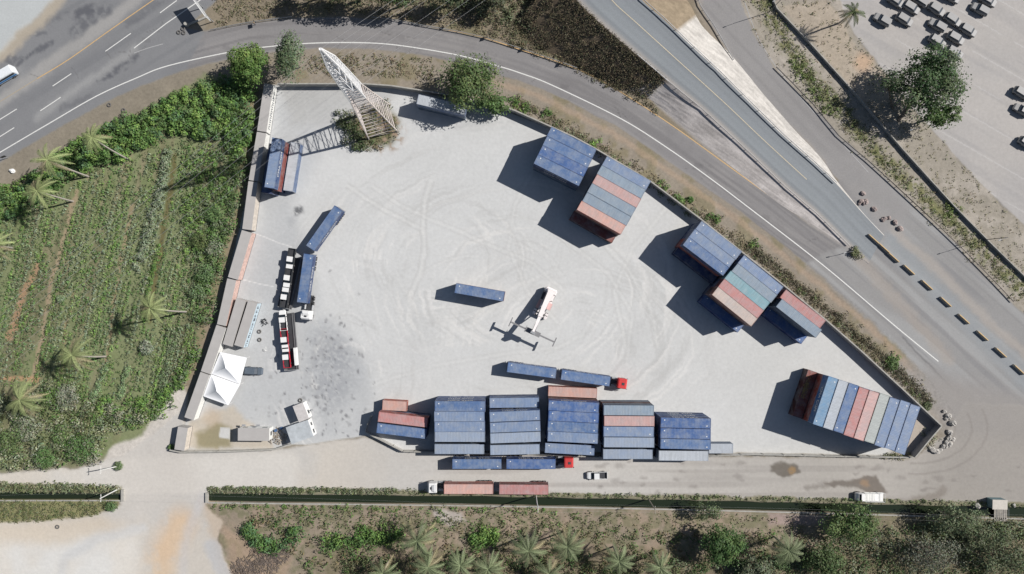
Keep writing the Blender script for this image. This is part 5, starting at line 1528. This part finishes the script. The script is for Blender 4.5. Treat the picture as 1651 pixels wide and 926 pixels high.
def palm(px, py, h, base_px, label, r=4.2, nf=15, colr=(.25,.29,.13), seed=0, group='coconut palms'):
    rng = np.random.default_rng(int(px * 3 + py * 7) + seed)
    nf = int(nf * rng.uniform(.75, 1.2)); r = r * rng.uniform(.88, 1.12); colr = tuple(np.array(colr) * rng.uniform(.95, 1.25))
    c = W3(px, py, h); b = P(*base_px)
    t = thing('palm_tree', label, 'palm', (b.x, b.y, 0), 0, group)
    e = Vector((c[0] - b.x, c[1] - b.y, h))
    tr = MB(); pts = [Vector((0, 0, -.2)).lerp(e, q / 8) + Vector((0, 0, 0)) for q in range(9)]
    bend = Vector((e.x, e.y, 0)) * .12
    pts = [p - bend * math.sin(PI * q / 8) for q, p in enumerate(pts)]
    tr.tube(pts, [.24 - .012 * q for q in range(9)], 8)
    obj('trunk', tr, mat_plain('palm_bark', (.36,.33,.29), .9, 0, .15, 3), t)
    V_, F_, K_ = [], [], []
    for i in range(nf):
        a = 2 * PI * i / nf + rng.uniform(-.16, .16); el = rng.uniform(-.25, .8) if i % 3 else rng.uniform(.3, 1.1); a += rng.uniform(-.12, .12)
        Lf = r * rng.uniform(.82, 1.12); d = np.array([math.cos(a), math.sin(a), 0]); side = np.array([-d[1], d[0], 0])
        kc = np.array(colr) * rng.uniform(.7, 1.25) if el > .15 else np.array((.34,.30,.18)) * rng.uniform(.8, 1.1)
        ns = 15; prev = None
        for j in range(ns + 1):
            s_ = j / ns
            p = np.array(tuple(e)) + d * Lf * s_ * math.cos(el * (1 - s_)) + np.array([0, 0, Lf * (math.sin(el) * s_ * .75 - .75 * s_ ** 2.2)])
            if prev is not None:
                w_ = .05
                o_ = len(V_); V_ += [tuple(prev - side * w_), tuple(prev + side * w_), tuple(p + side * w_), tuple(p - side * w_)]; F_.append((o_, o_+1, o_+2, o_+3)); K_ += [tuple(kc * 1.35)] * 4
                ll = .62 * math.sin(PI * min(1, s_ * .86 + .14)) ** .6 * r / 4.2
                for sg in (-1, 1):
                    for hh in (0, .5):
                        q0 = prev + (p - prev) * hh; q1 = prev + (p - prev) * (hh + .36)
                        tip = (q0 + q1) / 2 + side * sg * ll * rng.uniform(.8, 1.1) + d * ll * .7 + np.array([0, 0, -ll * rng.uniform(.25, .6)])
                        o_ = len(V_); V_ += [tuple(q0), tuple(q1), tuple(tip + d * .03), tuple(tip - d * .03)]; F_.append((o_, o_+1, o_+2, o_+3)); K_ += [tuple(kc * rng.uniform(.8, 1.2))] * 4
            prev = p
    me = bpy.data.meshes.new('crown'); me.from_pydata(V_, [], F_); me.update()
    ca = me.color_attributes.new('Col', 'FLOAT_COLOR', 'POINT'); cc = np.ones((len(V_), 4), np.float32); cc[:, :3] = K_; ca.data.foreach_set('color', cc.ravel())
    obj('crown', me, LEAF, t)
    return t
def stuff(name, L, m=LEAF, rng=RNG):
    return tag(obj(name, L.mesh(name, rng), m), None, None, kind='stuff')
def clumps(L, pts, n_each, r, h, size, bases, rng=RNG, v=.25, flat=.5):
    for x, y in pts:
        bs = bases[rng.integers(len(bases))]; k = rng.uniform(.6, 1.3); R = r * k * S
        c = W3(x, y, 0); n = max(3, int(n_each * k * k))
        a = rng.uniform(0, 2 * PI, n); q = np.sqrt(rng.random(n)) * (1 + .2 * np.sin(a * 3 + x))
        z = h * k * np.sqrt(np.clip(1 - (q * .85) ** 2, 0, 1)) * rng.uniform(.5, 1.05, n)
        p = np.c_[c[0] + np.cos(a) * q * R, c[1] + np.sin(a) * q * R, z]
        nn = np.c_[np.cos(a) * q, np.sin(a) * q, np.full(n, flat + .25)] + rand_unit(n, rng) * .42
        L.add(p, nn, size * 1.2 * rng.uniform(.6, 1.3, n), jitcol(np.array(bs) * rng.uniform(.8, 1.2), n, rng, v))
def N_at(pts, scale, seed):
    return fbm(np.array(pts)[:, 0], np.array(pts)[:, 1], scale, seed)

# --- crops: planted rows
L = Leaves(); rng = np.random.default_rng(3)
CROP = [(-60,470),(0,350),(60,330),(120,300),(180,262),(262,242),(345,230),(402,175),(380,330),(350,440),(335,510),(318,545),(300,590),(262,640),(150,648),(90,625),(-60,620)]
ptsr = []
for k in range(-60, 110):
    off = k * 7.6
    for m in range(0, 190):
        sv = 120 + m * 3.1
        x = 200 + off * .973 + (400 - sv) * .225 + rng.normal(0, .8); y = sv + off * .225 + rng.normal(0, .8)
        ptsr.append((x, y))
ptsr = np.array(ptsr); ptsr = ptsr[inside(ptsr[:, 0], ptsr[:, 1], CROP)]
rowk = np.round(((ptsr[:, 0] - 200) * .973 + (ptsr[:, 1] - 400) * .225) / 7.6).astype(int)
dens = fbm(ptsr[:, 0], ptsr[:, 1], 40, 700); rowd = np.random.default_rng(8).random(400)[rowk + 150]
keep = (dens * .75 + rowd * .35 + rng.random(len(ptsr)) * .35 > .62)
gap = (segdist(ptsr[:, 0], ptsr[:, 1], [(124,308),(80,468),(62,570),(52,610)]) < 5) | (segdist(ptsr[:, 0], ptsr[:, 1], [(283,250),(262,380),(240,520)]) < 6) | (segdist(ptsr[:,0],ptsr[:,1],[(14,545),(40,470),(60,430)])<7)
ptsr = ptsr[keep & ~gap]; rowk = rowk[keep & ~gap]
for q, (x, y) in enumerate(ptsr):
    typ = (rowk[q] * 7) % 5
    bs = [[(.115,.128,.088), (.075,.115,.045)], [(.08,.12,.05), G_LIGHT], [(.12,.132,.095), (.14,.15,.115)], [(.08,.12,.05), (.11,.125,.085)], [(.12,.155,.065), (.11,.125,.085)]][typ]
    clumps(L, [(x, y)], 8, 3.3, .6, .36, bs, rng)
stuff('crop_rows_foliage', L)
L = Leaves()
clumps(L, scatter([(-60,330),(60,300),(150,240),(270,180),(410,150),(400,300),(350,480),(310,600),(262,660),(120,660),(-60,640)], 5200), 5, 3.0, .14, .34, [(.068,.080,.042), (.058,.078,.038), (.088,.084,.060)], flat=1.4)
stuff('field_weeds_grass', L)
# grey-leaved hedge row and a green strip
L = Leaves()
clumps(L, along([(272,243),(262,300),(245,360),(228,418)], 260, 3.2), 16, 4.2, 1.3, .34, [(.15,.16,.125), (.125,.135,.10)])
clumps(L, along([(218,425),(226,440)], 12, 2), 16, 4, 1.2, .34, [(.15,.16,.125)])
clumps(L, along([(258,395),(240,470),(232,520)], 90, 2), 10, 3, .6, .34, [G_LIGHT, G_MID])
clumps(L, along([(172,590),(150,648)], 60, 2.4), 12, 3.4, .8, .34, [(.12,.15,.09)]); clumps(L, along([(208,585),(195,640)], 60, 2.4), 12, 3.4, .8, .34, [(.12,.15,.09)])
clumps(L, along([(284,530),(262,640)], 110, 5), 12, 3.6, .9, .34, [(.13,.15,.10), G_GREY])
stuff('hedge_row_foliage', L)
# --- dense green scrub in the north-west and along the box wall
L = Leaves()
TH = [(120,232),(170,205),(230,178),(290,150),(350,128),(405,120),(412,170),(404,235),(380,250),(340,228),(290,212),(240,232),(190,262),(150,270),(100,300),(60,330),(20,350),(-40,370),(-40,318),(20,300),(70,262)]
p_ = scatter(TH, 620)
clumps(L, p_, 52, 7.0, 2.3, .45, [G_MID, G_MID, G_LIGHT, G_LIGHT, (.07,.10,.045), (.06,.095,.05)])
clumps(L, scatter([(-40,318),(40,285),(130,232),(260,165),(400,112),(400,128),(260,182),(130,250),(40,305),(-40,345)], 420), 9, 4.5, .5, .3, [(.085,.082,.05), (.10,.085,.06), G_OLIVE], flat=1)
clumps(L, along([(398,180),(384,290),(366,350),(345,430),(332,480),(325,520)], 260, 9), 26, 6.5, 1.7, .4, [G_MID, G_GREY, (.08,.11,.05)])
clumps(L, along([(318,560),(290,615),(262,650),(240,672)], 110, 7), 20, 6, 1.2, .4, [G_MID, G_LIGHT, G_GREY])
clumps(L, scatter([(300,250),(380,240),(360,330),(330,420),(300,420),(290,330)], 240), 16, 5, 1.1, .38, [G_MID, G_GREY, G_LIGHT])
stuff('scrub_foliage', L)
# --- south-west thicket
L = Leaves()
SW = [(-60,640),(40,640),(70,618),(130,622),(150,650),(230,655),(255,668),(215,690),(175,705),(160,742),(120,748),(20,752),(-60,762)]
clumps(L, scatter(SW, 420), 34, 8, 2.2, .4, [G_GREY, G_OLIVE, G_MID, (.17,.16,.135), (.15,.145,.11)])
clumps(L, scatter([(150,640),(240,640),(290,610),(262,665),(225,690),(190,690),(150,672)], 110), 24, 6, 1.3, .38, [G_MID, G_LIGHT])
clumps(L, scatter([(-60,778),(60,780),(150,780),(196,786),(190,792),(-60,794)], 330), 12, 4.5, .9, .34, [G_OLIVE, G_GREY, (.14,.13,.09)])
clumps(L, scatter([(-60,808),(190,809),(188,820),(140,832),(60,840),(-60,842)], 560), 8, 4, .35, .32, [(.085,.085,.045), G_OLIVE, (.10,.088,.06)], flat=1)
stuff('thicket_foliage', L)
# --- canal bank growth
L = Leaves()
clumps(L, scatter([(335,785),(700,790),(900,795),(1100,798),(1480,806),(1700,814),(1700,819),(1480,812),(1100,804),(780,798),(335,794)], 560), 9, 3.2, .45, .3, [G_OLIVE, G_GREY, (.15,.14,.10), (.09,.11,.05)])
clumps(L, scatter([(335,785),(640,788),(640,795),(335,794)], 240), 11, 3.4, .6, .3, [G_GREY, (.15,.14,.11), G_OLIVE])
clumps(L, along([(335,816),(600,819),(900,824)], 190, 2.2), 10, 3.6, .5, .32, [G_MID, G_LIGHT, G_OLIVE])
clumps(L, scatter([(400,820),(1300,830),(1300,875),(900,870),(400,850)], 420), 6, 4.6, .35, .34, [(.10,.09,.055), (.12,.095,.07), G_OLIVE, (.08,.085,.045)], flat=1)
stuff('bank_grass', L)
# --- southern plantation undergrowth
L = Leaves()
clumps(L, scatter([(395,838),(440,832),(470,870),(520,862),(600,858),(700,850),(760,850),(1000,860),(1300,860),(1300,950),(480,950),(470,900),(430,890)], 620), 16, 6.5, .9, .4, [G_DARK, G_OLIVE, (.08,.06,.035), (.12,.09,.06), G_MID])
clumps(L, along([(520,868),(560,876),(600,862),(650,868)], 90, 9), 34, 8, 1.9, .42, [G_MID, G_LIGHT, (.05,.08,.03)])
clumps(L, along([(400,842),(410,868),(440,880),(470,870),(478,848)], 70, 6), 34, 7, 1.9, .42, [G_MID, (.06,.10,.05)])
clumps(L, along([(760,868),(800,864)], 50, 8), 34, 8, 2.0, .42, [G_MID, G_LIGHT])
clumps(L, scatter([(560,895),(1060,890),(1060,960),(560,960)], 330), 22, 7, 1.3, .42, [G_DARK, G_OLIVE, (.05,.055,.03), (.09,.075,.05)])
clumps(L, scatter([(400,822),(1000,832),(1000,860),(420,850)], 260), 10, 5.5, .6, .36, [G_OLIVE, G_MID, (.10,.09,.06)])
clumps(L, scatter([(1060,900),(1300,900),(1300,960),(1060,960)], 150), 26, 8, 1.8, .42, [G_DARK, G_OLIVE, G_GREY])
clumps(L, scatter([(1290,870),(1430,850),(1520,840),(1720,840),(1720,960),(1290,960)], 560), 26, 8.5, 2.0, .42, [G_DARK, G_OLIVE, (.13,.13,.10), (.10,.105,.08)])
clumps(L, scatter([(1480,838),(1720,842),(1720,870),(1480,870)], 160), 22, 8, 1.6, .42, [(.11,.12,.07), G_GREY])
stuff('undergrowth_foliage', L)
# --- verge along the curved wall
L = Leaves()
vp = [(830,160),(880,190),(940,220),(990,252),(1040,285),(1090,318),(1140,352),(1200,395),(1270,450),(1340,508),(1400,560),(1460,612),(1500,655)]
clumps(L, along(vp, 900, 6), 9, 4.4, .55, .3, [(.12,.092,.068), (.105,.085,.062), (.135,.105,.085)], flat=1)
clumps(L, along([(x - 3, y + 4) for x, y in vp], 170, 4), 12, 4.2, .8, .34, [(.09,.11,.05), G_OLIVE, (.14,.13,.10), G_GREY])
clumps(L, along([(x + 4, y - 2) for x, y in vp[7:]], 330, 4), 14, 4.6, .9, .3, [(.08,.066,.055), (.11,.088,.072), (.07,.06,.045)])
for x, y, n in ((955,235,14),(1070,300,14),(1095,322,18),(1150,352,14),(1215,395,12),(1437,580,16),(830,165,16),(845,175,14),(885,185,12)):
    clumps(L, along([(x - 8, y - 5), (x + 8, y + 5)], n, 4), 16, 4.2, .9, .36, [G_MID, G_LIGHT, (.07,.10,.04)])
clumps(L, scatter([(490,90),(600,88),(700,98),(700,130),(600,122),(500,122)], 300), 7, 4, .3, .3, [(.12,.092,.07), (.09,.088,.05), (.135,.10,.075)], flat=1)
clumps(L, along([(552,180),(556,205),(572,228),(590,238)], 60, 7), 30, 6.5, 1.6, .4, [(.045,.055,.028), (.065,.07,.045)])
clumps(L, scatter([(562,180),(625,158),(648,215),(605,245),(570,240)], 130), 14, 5, .8, .34, [(.06,.06,.035), (.065,.08,.04), (.10,.085,.06), (.12,.095,.075)])
clumps(L, along([(1505,700),(1490,722)], 30, 8), 8, 4, .4, .3, [(.20,.18,.15)]); clumps(L, along([(1420,736),(1468,735)], 34, 2), 12, 4, .6, .3, [(.15,.13,.09), G_OLIVE])
clumps(L, scatter([(1376,398),(1392,412),(1382,420),(1372,408)], 14), 16, 4, .9, .3, [G_OLIVE, (.14,.12,.09)])
stuff('verge_grass', L)
# --- dark dry slope and northern bank scrub
L = Leaves(); rng = np.random.default_rng(21)
def bank_pt(x, y):   # height of the western slope at a plan position
    best = None
    for i in range(len(ST) - 1):
        s0, s1 = ST[i], ST[i + 1]
    return 0
cnt = 0
for _ in range(4000):
    i = rng.integers(0, 26); f = rng.random(); s0, s1 = ST[i], ST[i + 1]; sa = s0 + (s1 - s0) * f
    tq = rng.random() ** 1.3
    if vnoise(np.array(i * .8 + f * .8), np.array(tq * 5), 633) < .12 + .2 * tq: continue
    top = P(sa[0], sa[1], sa[4]); ft = P(sa[5], sa[6], 0); p = top.lerp(ft, tq)
    if sa[1] > 128 and tq < 5: continue
    n = 7; a = rng.uniform(0, 2*PI, n); q = rng.random(n) * .65
    pp = np.c_[p.x + np.cos(a) * q, p.y + np.sin(a) * q, p.z + rng.uniform(.03, .45, n)]
    L.add(pp, rand_unit(n, rng) + [0, 0, .3], .27 * rng.uniform(.6, 1.3, n), jitcol([(.075,.058,.045), (.10,.075,.058), (.055,.050,.036)][rng.integers(3)], n, rng))
clumps(L, scatter([(740,-60),(905,-60),(930,100),(1052,166),(1062,186),(1000,152),(930,118),(850,84),(780,55),(740,20)], 620), 12, 5, .8, .34, [(.07,.055,.04), (.09,.07,.05), (.055,.055,.035)])
stuff('dry_scrub_foliage', L, DRYM)
L = Leaves()
NB = [(340,-60),(820,-60),(905,60),(985,138),(1040,168),(929,104),(842,74),(724,42),(600,22),(470,22),(350,42)]
clumps(L, scatter(NB, 2300), 7, 4.5, .35, .3, [(.13,.10,.075), (.11,.09,.065), (.085,.08,.05), (.14,.11,.09)], flat=1)
clumps(L, scatter([(680,-60),(900,-60),(930,60),(860,60),(780,30),(690,10)], 230), 26, 7, 1.6, .4, [(.10,.095,.065), (.075,.08,.05), (.13,.12,.09)])
stuff('bank_scrub_foliage', L)
# --- outer verge by the car park
L = Leaves()
clumps(L, along([(1225,-10),(1270,75),(1330,150),(1400,232),(1480,312),(1560,388),(1651,475)], 620, 8), 8, 4.2, .4, .32, [(.075,.085,.035), (.095,.09,.05), (.12,.10,.075)], flat=1)
clumps(L, along([(1275,95),(1310,140),(1345,185)], 130, 9), 12, 4.5, .6, .34, [(.11,.13,.05), G_OLIVE])
clumps(L, along([(1520,330),(1545,350)], 30, 8), 12, 4.5, .6, .34, [(.11,.13,.05)])
clumps(L, scatter(EV, 900), 5, 3.6, .25, .28, [(.155,.12,.09), (.13,.11,.075), (.10,.092,.06)], flat=1)
stuff('roadside_grass', L)

# --- single trees
tree(400,104,6.5,30,33,2.8,(.075,.115,.036),'bright green round tree at north tip of field by wall',nb=14,nl=4200,seed=1,second=(.11,.15,.05))
tree(467,92,8.5,23,40,3.6,(.105,.125,.085),'grey-green tall tree overhanging ramp edge at wall corner',nb=14,nl=3800,seed=2,second=(.08,.10,.06),size=.5)
tree(757,132,7.5,50,44,3.6,(.070,.095,.042),'broad green tree over north wall beside the shaded container',nb=20,nl=6500,seed=3,second=(.11,.13,.06))
tree(796,168,3.4,30,18,2.0,(.075,.11,.045),'low spreading green tree against the curved wall top',nb=10,nl=2200,seed=4)
tree(1500,135,8.0,56,56,4.2,(.052,.080,.038),'large dark tree spreading over the car park edge',nb=24,nl=8200,seed=5,second=(.085,.105,.06),trunk=(1448,196),lobes=.34,sparse=.35,bare=1)
tree(1440,132,6.5,34,20,2.4,(.06,.08,.045),'thin open branch tree west of the large car park tree',nb=12,nl=1400,seed=6,trunk=(1440,176),lobes=.34,bare=2,size=.45)
tree(1515,185,6.0,34,22,2.6,(.075,.105,.04),'lighter green tree at south side of large tree',nb=10,nl=2200,seed=7,lobes=.38)
tree(1168,880,6.0,36,33,2.6,(.052,.085,.034),'dense round green tree south of the canal',nb=16,nl=4600,seed=8,second=(.07,.10,.04))
tree(1140,824,4.0,26,16,1.8,(.085,.10,.06),'thin grey-green tree leaning over the canal',nb=9,nl=1100,seed=9,size=.42,bare=1)
tree(1372,843,5.5,46,34,2.6,(.060,.088,.036),'broad green tree on canal bank below the white truck',nb=18,nl=4400,seed=10,second=(.09,.115,.05))
tree(1545,838,5.0,48,28,2.4,(.105,.115,.075),'sparse olive tree between white truck and footbridge',nb=16,nl=2600,seed=11,size=.45,bare=2,sparse=.2)
tree(1500,893,5.0,62,34,2.4,(.13,.125,.11),'wide leafless grey tree at the bottom edge',nb=20,nl=2200,seed=12,size=.4,bare=4,sparse=.2)
tree(1620,890,5.0,52,40,2.4,(.10,.108,.07),'olive scrubby tree in the southeast corner',nb=16,nl=3200,seed=13,size=.45,bare=2)
tree(1580,868,4.2,30,22,2.0,(.115,.12,.08),'small olive tree south of the footbridge shelter',nb=10,nl=1600,seed=14,size=.42,bare=1)
tree(1330,905,4.5,34,26,2.2,(.065,.085,.04),'dark green tree at bottom edge right of big palm',nb=12,nl=2400,seed=15)
tree(1218,915,4.0,30,20,2.0,(.11,.115,.085),'grey bushy tree at bottom edge by round tree',nb=10,nl=1600,seed=16)
tree(640,-8,7,38,18,3,(.06,.075,.04),'dark tree at top edge above the pylon tip',nb=12,nl=2600,seed=17)
tree(570,-22,8,52,26,3.4,(.05,.062,.034),'broad dark tree cut by the top edge',nb=14,nl=3200,seed=18)
tree(720,-6,6,36,18,2.6,(.075,.085,.055),'olive tree at top edge over the bank',nb=12,nl=2200,seed=19)
tree(800,-10,6,40,26,2.6,(.085,.085,.06),'brownish tree at top edge near raised road',nb=12,nl=1800,seed=20,bare=1)
tree(505,-22,7,30,20,3,(.05,.065,.034),'small dark tree cut by top edge over bank',nb=10,nl=1800,seed=21)
# --- palms (crown position, height, foot position)
palm(148,222,13.0,(207,257),'coconut palm leaning north in scrub, trunk foot in field')
palm(76,258,13.0,(143,285),'coconut palm second from the north in west scrub')
palm(60,308,13.0,(118,325),'coconut palm at the scrub corner above crop rows')
palm(242,497,15.5,(300,503),'coconut palm standing in field nearest the box wall', r=4.3)
palm(116,573,13.5,(171,575),'coconut palm in mid-field with short pale trunk')
palm(32,645,10.5,(72,640),'coconut palm in southwest thicket at frame edge', r=5)
palm(-10,395,10,(20,400),'coconut palm half outside the west edge of field')
palm(1376,20,8.5,(1352,38),'small dark palm beside the car park fence', r=3.2, nf=16, colr=(.055,.075,.03), group='palms by the car park')
for k, (x, y, r, lab) in enumerate([(672,872,5.0,'coconut palm south of canal, uppermost of the west palm group'),(690,915,4.6,'coconut palm at bottom edge, directly below the uppermost one'),(742,912,4.4,'coconut palm at bottom edge, third of west palm group'),(617,925,4.2,'westmost coconut palm at the bottom edge'),(787,918,4.4,'coconut palm at bottom edge below the green bush'),
        (852,889,4.8,'coconut palm with wide shadow below the red container pole'),(915,882,4.8,'coconut palm below the road train, east of wide-shadow palm'),(885,925,4.0,'coconut palm cut by bottom edge between two taller palms'),(998,905,4.6,'coconut palm alone left of the grey bushes'),(1064,915,4.2,'coconut palm at bottom edge left of round tree'),(1272,888,5.0,'coconut palm between the two green canal trees')]):
    hgt = [9,8,8,7,8,9,9,7,8,7,8][k]
    q = np.array([(x - CX), (y - CY)]) * (1 - hgt / CAMH * 1.15)
    palm(x, y, hgt, (CX + q[0], CY + q[1]), lab, r=r, nf=16, colr=(.17,.205,.11), group='coconut palms south of the canal')
# --- single rounded shrubs
SH = [(130,722,24,(.062,.100,.040),'dark round shrub at east end of southwest thicket'),(73,738,20,(.065,.105,.042),'round shrub by the track below southwest thicket'),(98,700,18,(.10,.135,.06),'light green shrub in middle of southwest thicket'),(20,712,26,(.085,.11,.05),'large shrub at west frame edge over the track'),
      (190,752,8,(.085,.105,.06),'tiny shrub under the leaning white pole'),(179,817,10,(.07,.10,.05),'round shrub at end of short west canal'),(330,660-30,1,(.1,.1,.1),''),(276,722,6,(.07,.10,.04),'little shrub at southwest corner of box wall'),
      (85,640,18,(.085,.12,.045),'bright shrub beside the southwest palm'),(45,690,24,(.16,.155,.13),'pale grey shrub in southwest thicket'),(110,638,22,(.165,.16,.14),'leafless grey shrub south of field palm'),(236,560,13,(.16,.16,.14),'whitish grey shrub among the crop rows'),
      (98,482,7,(.12,.14,.09),'tiny pale shrub on field track'),(345,345,17,(.085,.12,.055),'bluish green shrub by box wall north part'),(330,440,18,(.085,.115,.06),'bluish green shrub by box wall mid part'),(318,470,15,(.10,.125,.075),'grey green shrub southwest of the red-walled box'),(322,388,16,(.075,.09,.04),'dark olive shrub east of hedge row'),
      (345,402,14,(.155,.155,.125),'pale shrub against the box wall shadow'),(1113,322,6,(.055,.09,.03),'small vivid shrub on verge above curved wall'),(30,430-90,1,(.1,.1,.1),''),(1378,408,8,(.10,.10,.06),'small shrub at tail end of stone slope'),
      (1495,655,8,(.085,.09,.055),'shrub at the end of verge by corner rocks'),(1440,588,10,(.075,.10,.045),'green shrub on verge north of fan block'),(728,842,1,(.1,.1,.1),''),(1196,915,16,(.05,.07,.035),'dark shrub under the round tree, south of canal'),(1262,905,18,(.06,.08,.04),'dark shrub at the foot of single palm')]
for x, y, r, b_, lab in SH:
    if r > 2: bush(x, y, r, b_, lab, nl=int(120 + r * 45))

q = W3(1299, 626, 2.95); L = Leaves(); rg = np.random.default_rng(5)
pp = np.c_[rg.normal(0, .35, 260), rg.normal(0, 1.5, 260)]; aa = math.radians(-18)
L.add(np.c_[q[0] + pp[:,0]*math.cos(aa) - pp[:,1]*math.sin(aa), q[1] + pp[:,0]*math.sin(aa) + pp[:,1]*math.cos(aa), np.full(260, 2.93)], rand_unit(260, rg) * .3 + [0,0,1], .28, jitcol((.22,.14,.07), 260, rg))
stuff('straw_debris', L, DRYM)

# dead brushwood heaps and yard clutter
def heap(px, py, r, lab, n, m, name='brushwood_heap', cat='brushwood heap', ln=1.6, th=.05):
    rg = np.random.default_rng(int(px + py)); q = P(px, py); b = MB()
    for i in range(n):
        a = rg.uniform(0, 2 * PI); d = rg.random() ** .6 * r; x, y = d * math.cos(a), d * math.sin(a); z = rg.uniform(.03, .5) * (1 - d / r * .7)
        a2 = rg.uniform(0, PI); l = ln * rg.uniform(.4, 1)
        b.bar((x - math.cos(a2) * l / 2, y - math.sin(a2) * l / 2, z), (x + math.cos(a2) * l / 2, y + math.sin(a2) * l / 2, z + rg.uniform(-.02, .35)), th * rg.uniform(.5, 1.2), 4)
    o = obj(name, b, m); o.location = (q.x, q.y, 0); tag(o, lab, cat, 'heaps of dead branches' if name == 'brushwood_heap' else None)
DEAD = mat_plain('dead_wood', (.17,.14,.12), .95, 0, .3)
heap(425, 905, 4.2, 'grey heap of dead branches at bottom edge by the sandy slope', 420, DEAD)
heap(392, 918, 3.0, 'smaller heap of dead branches west of the big heap', 240, DEAD)
heap(452, 893, 2.6, 'heap of dead branches against the green scrub', 200, DEAD)
heap(426, 520, .9, 'small dark scrap heap between lettered box and carriers', 34, DARKSTEEL, 'scrap_heap', 'scrap heap', .9, .06)
heap(428, 563, .5, 'small white scrap pieces west of southern carrier', 10, WHITE, 'scrap_pieces', 'scrap', .7, .06)
heap(448, 705, 2.4, 'rubble and scrap between site office and gatehouse', 90, mat_plain('rubble_mix', (.34,.30,.25), .9, 0, .3), 'rubble_heap', 'rubble heap', .8, .1)
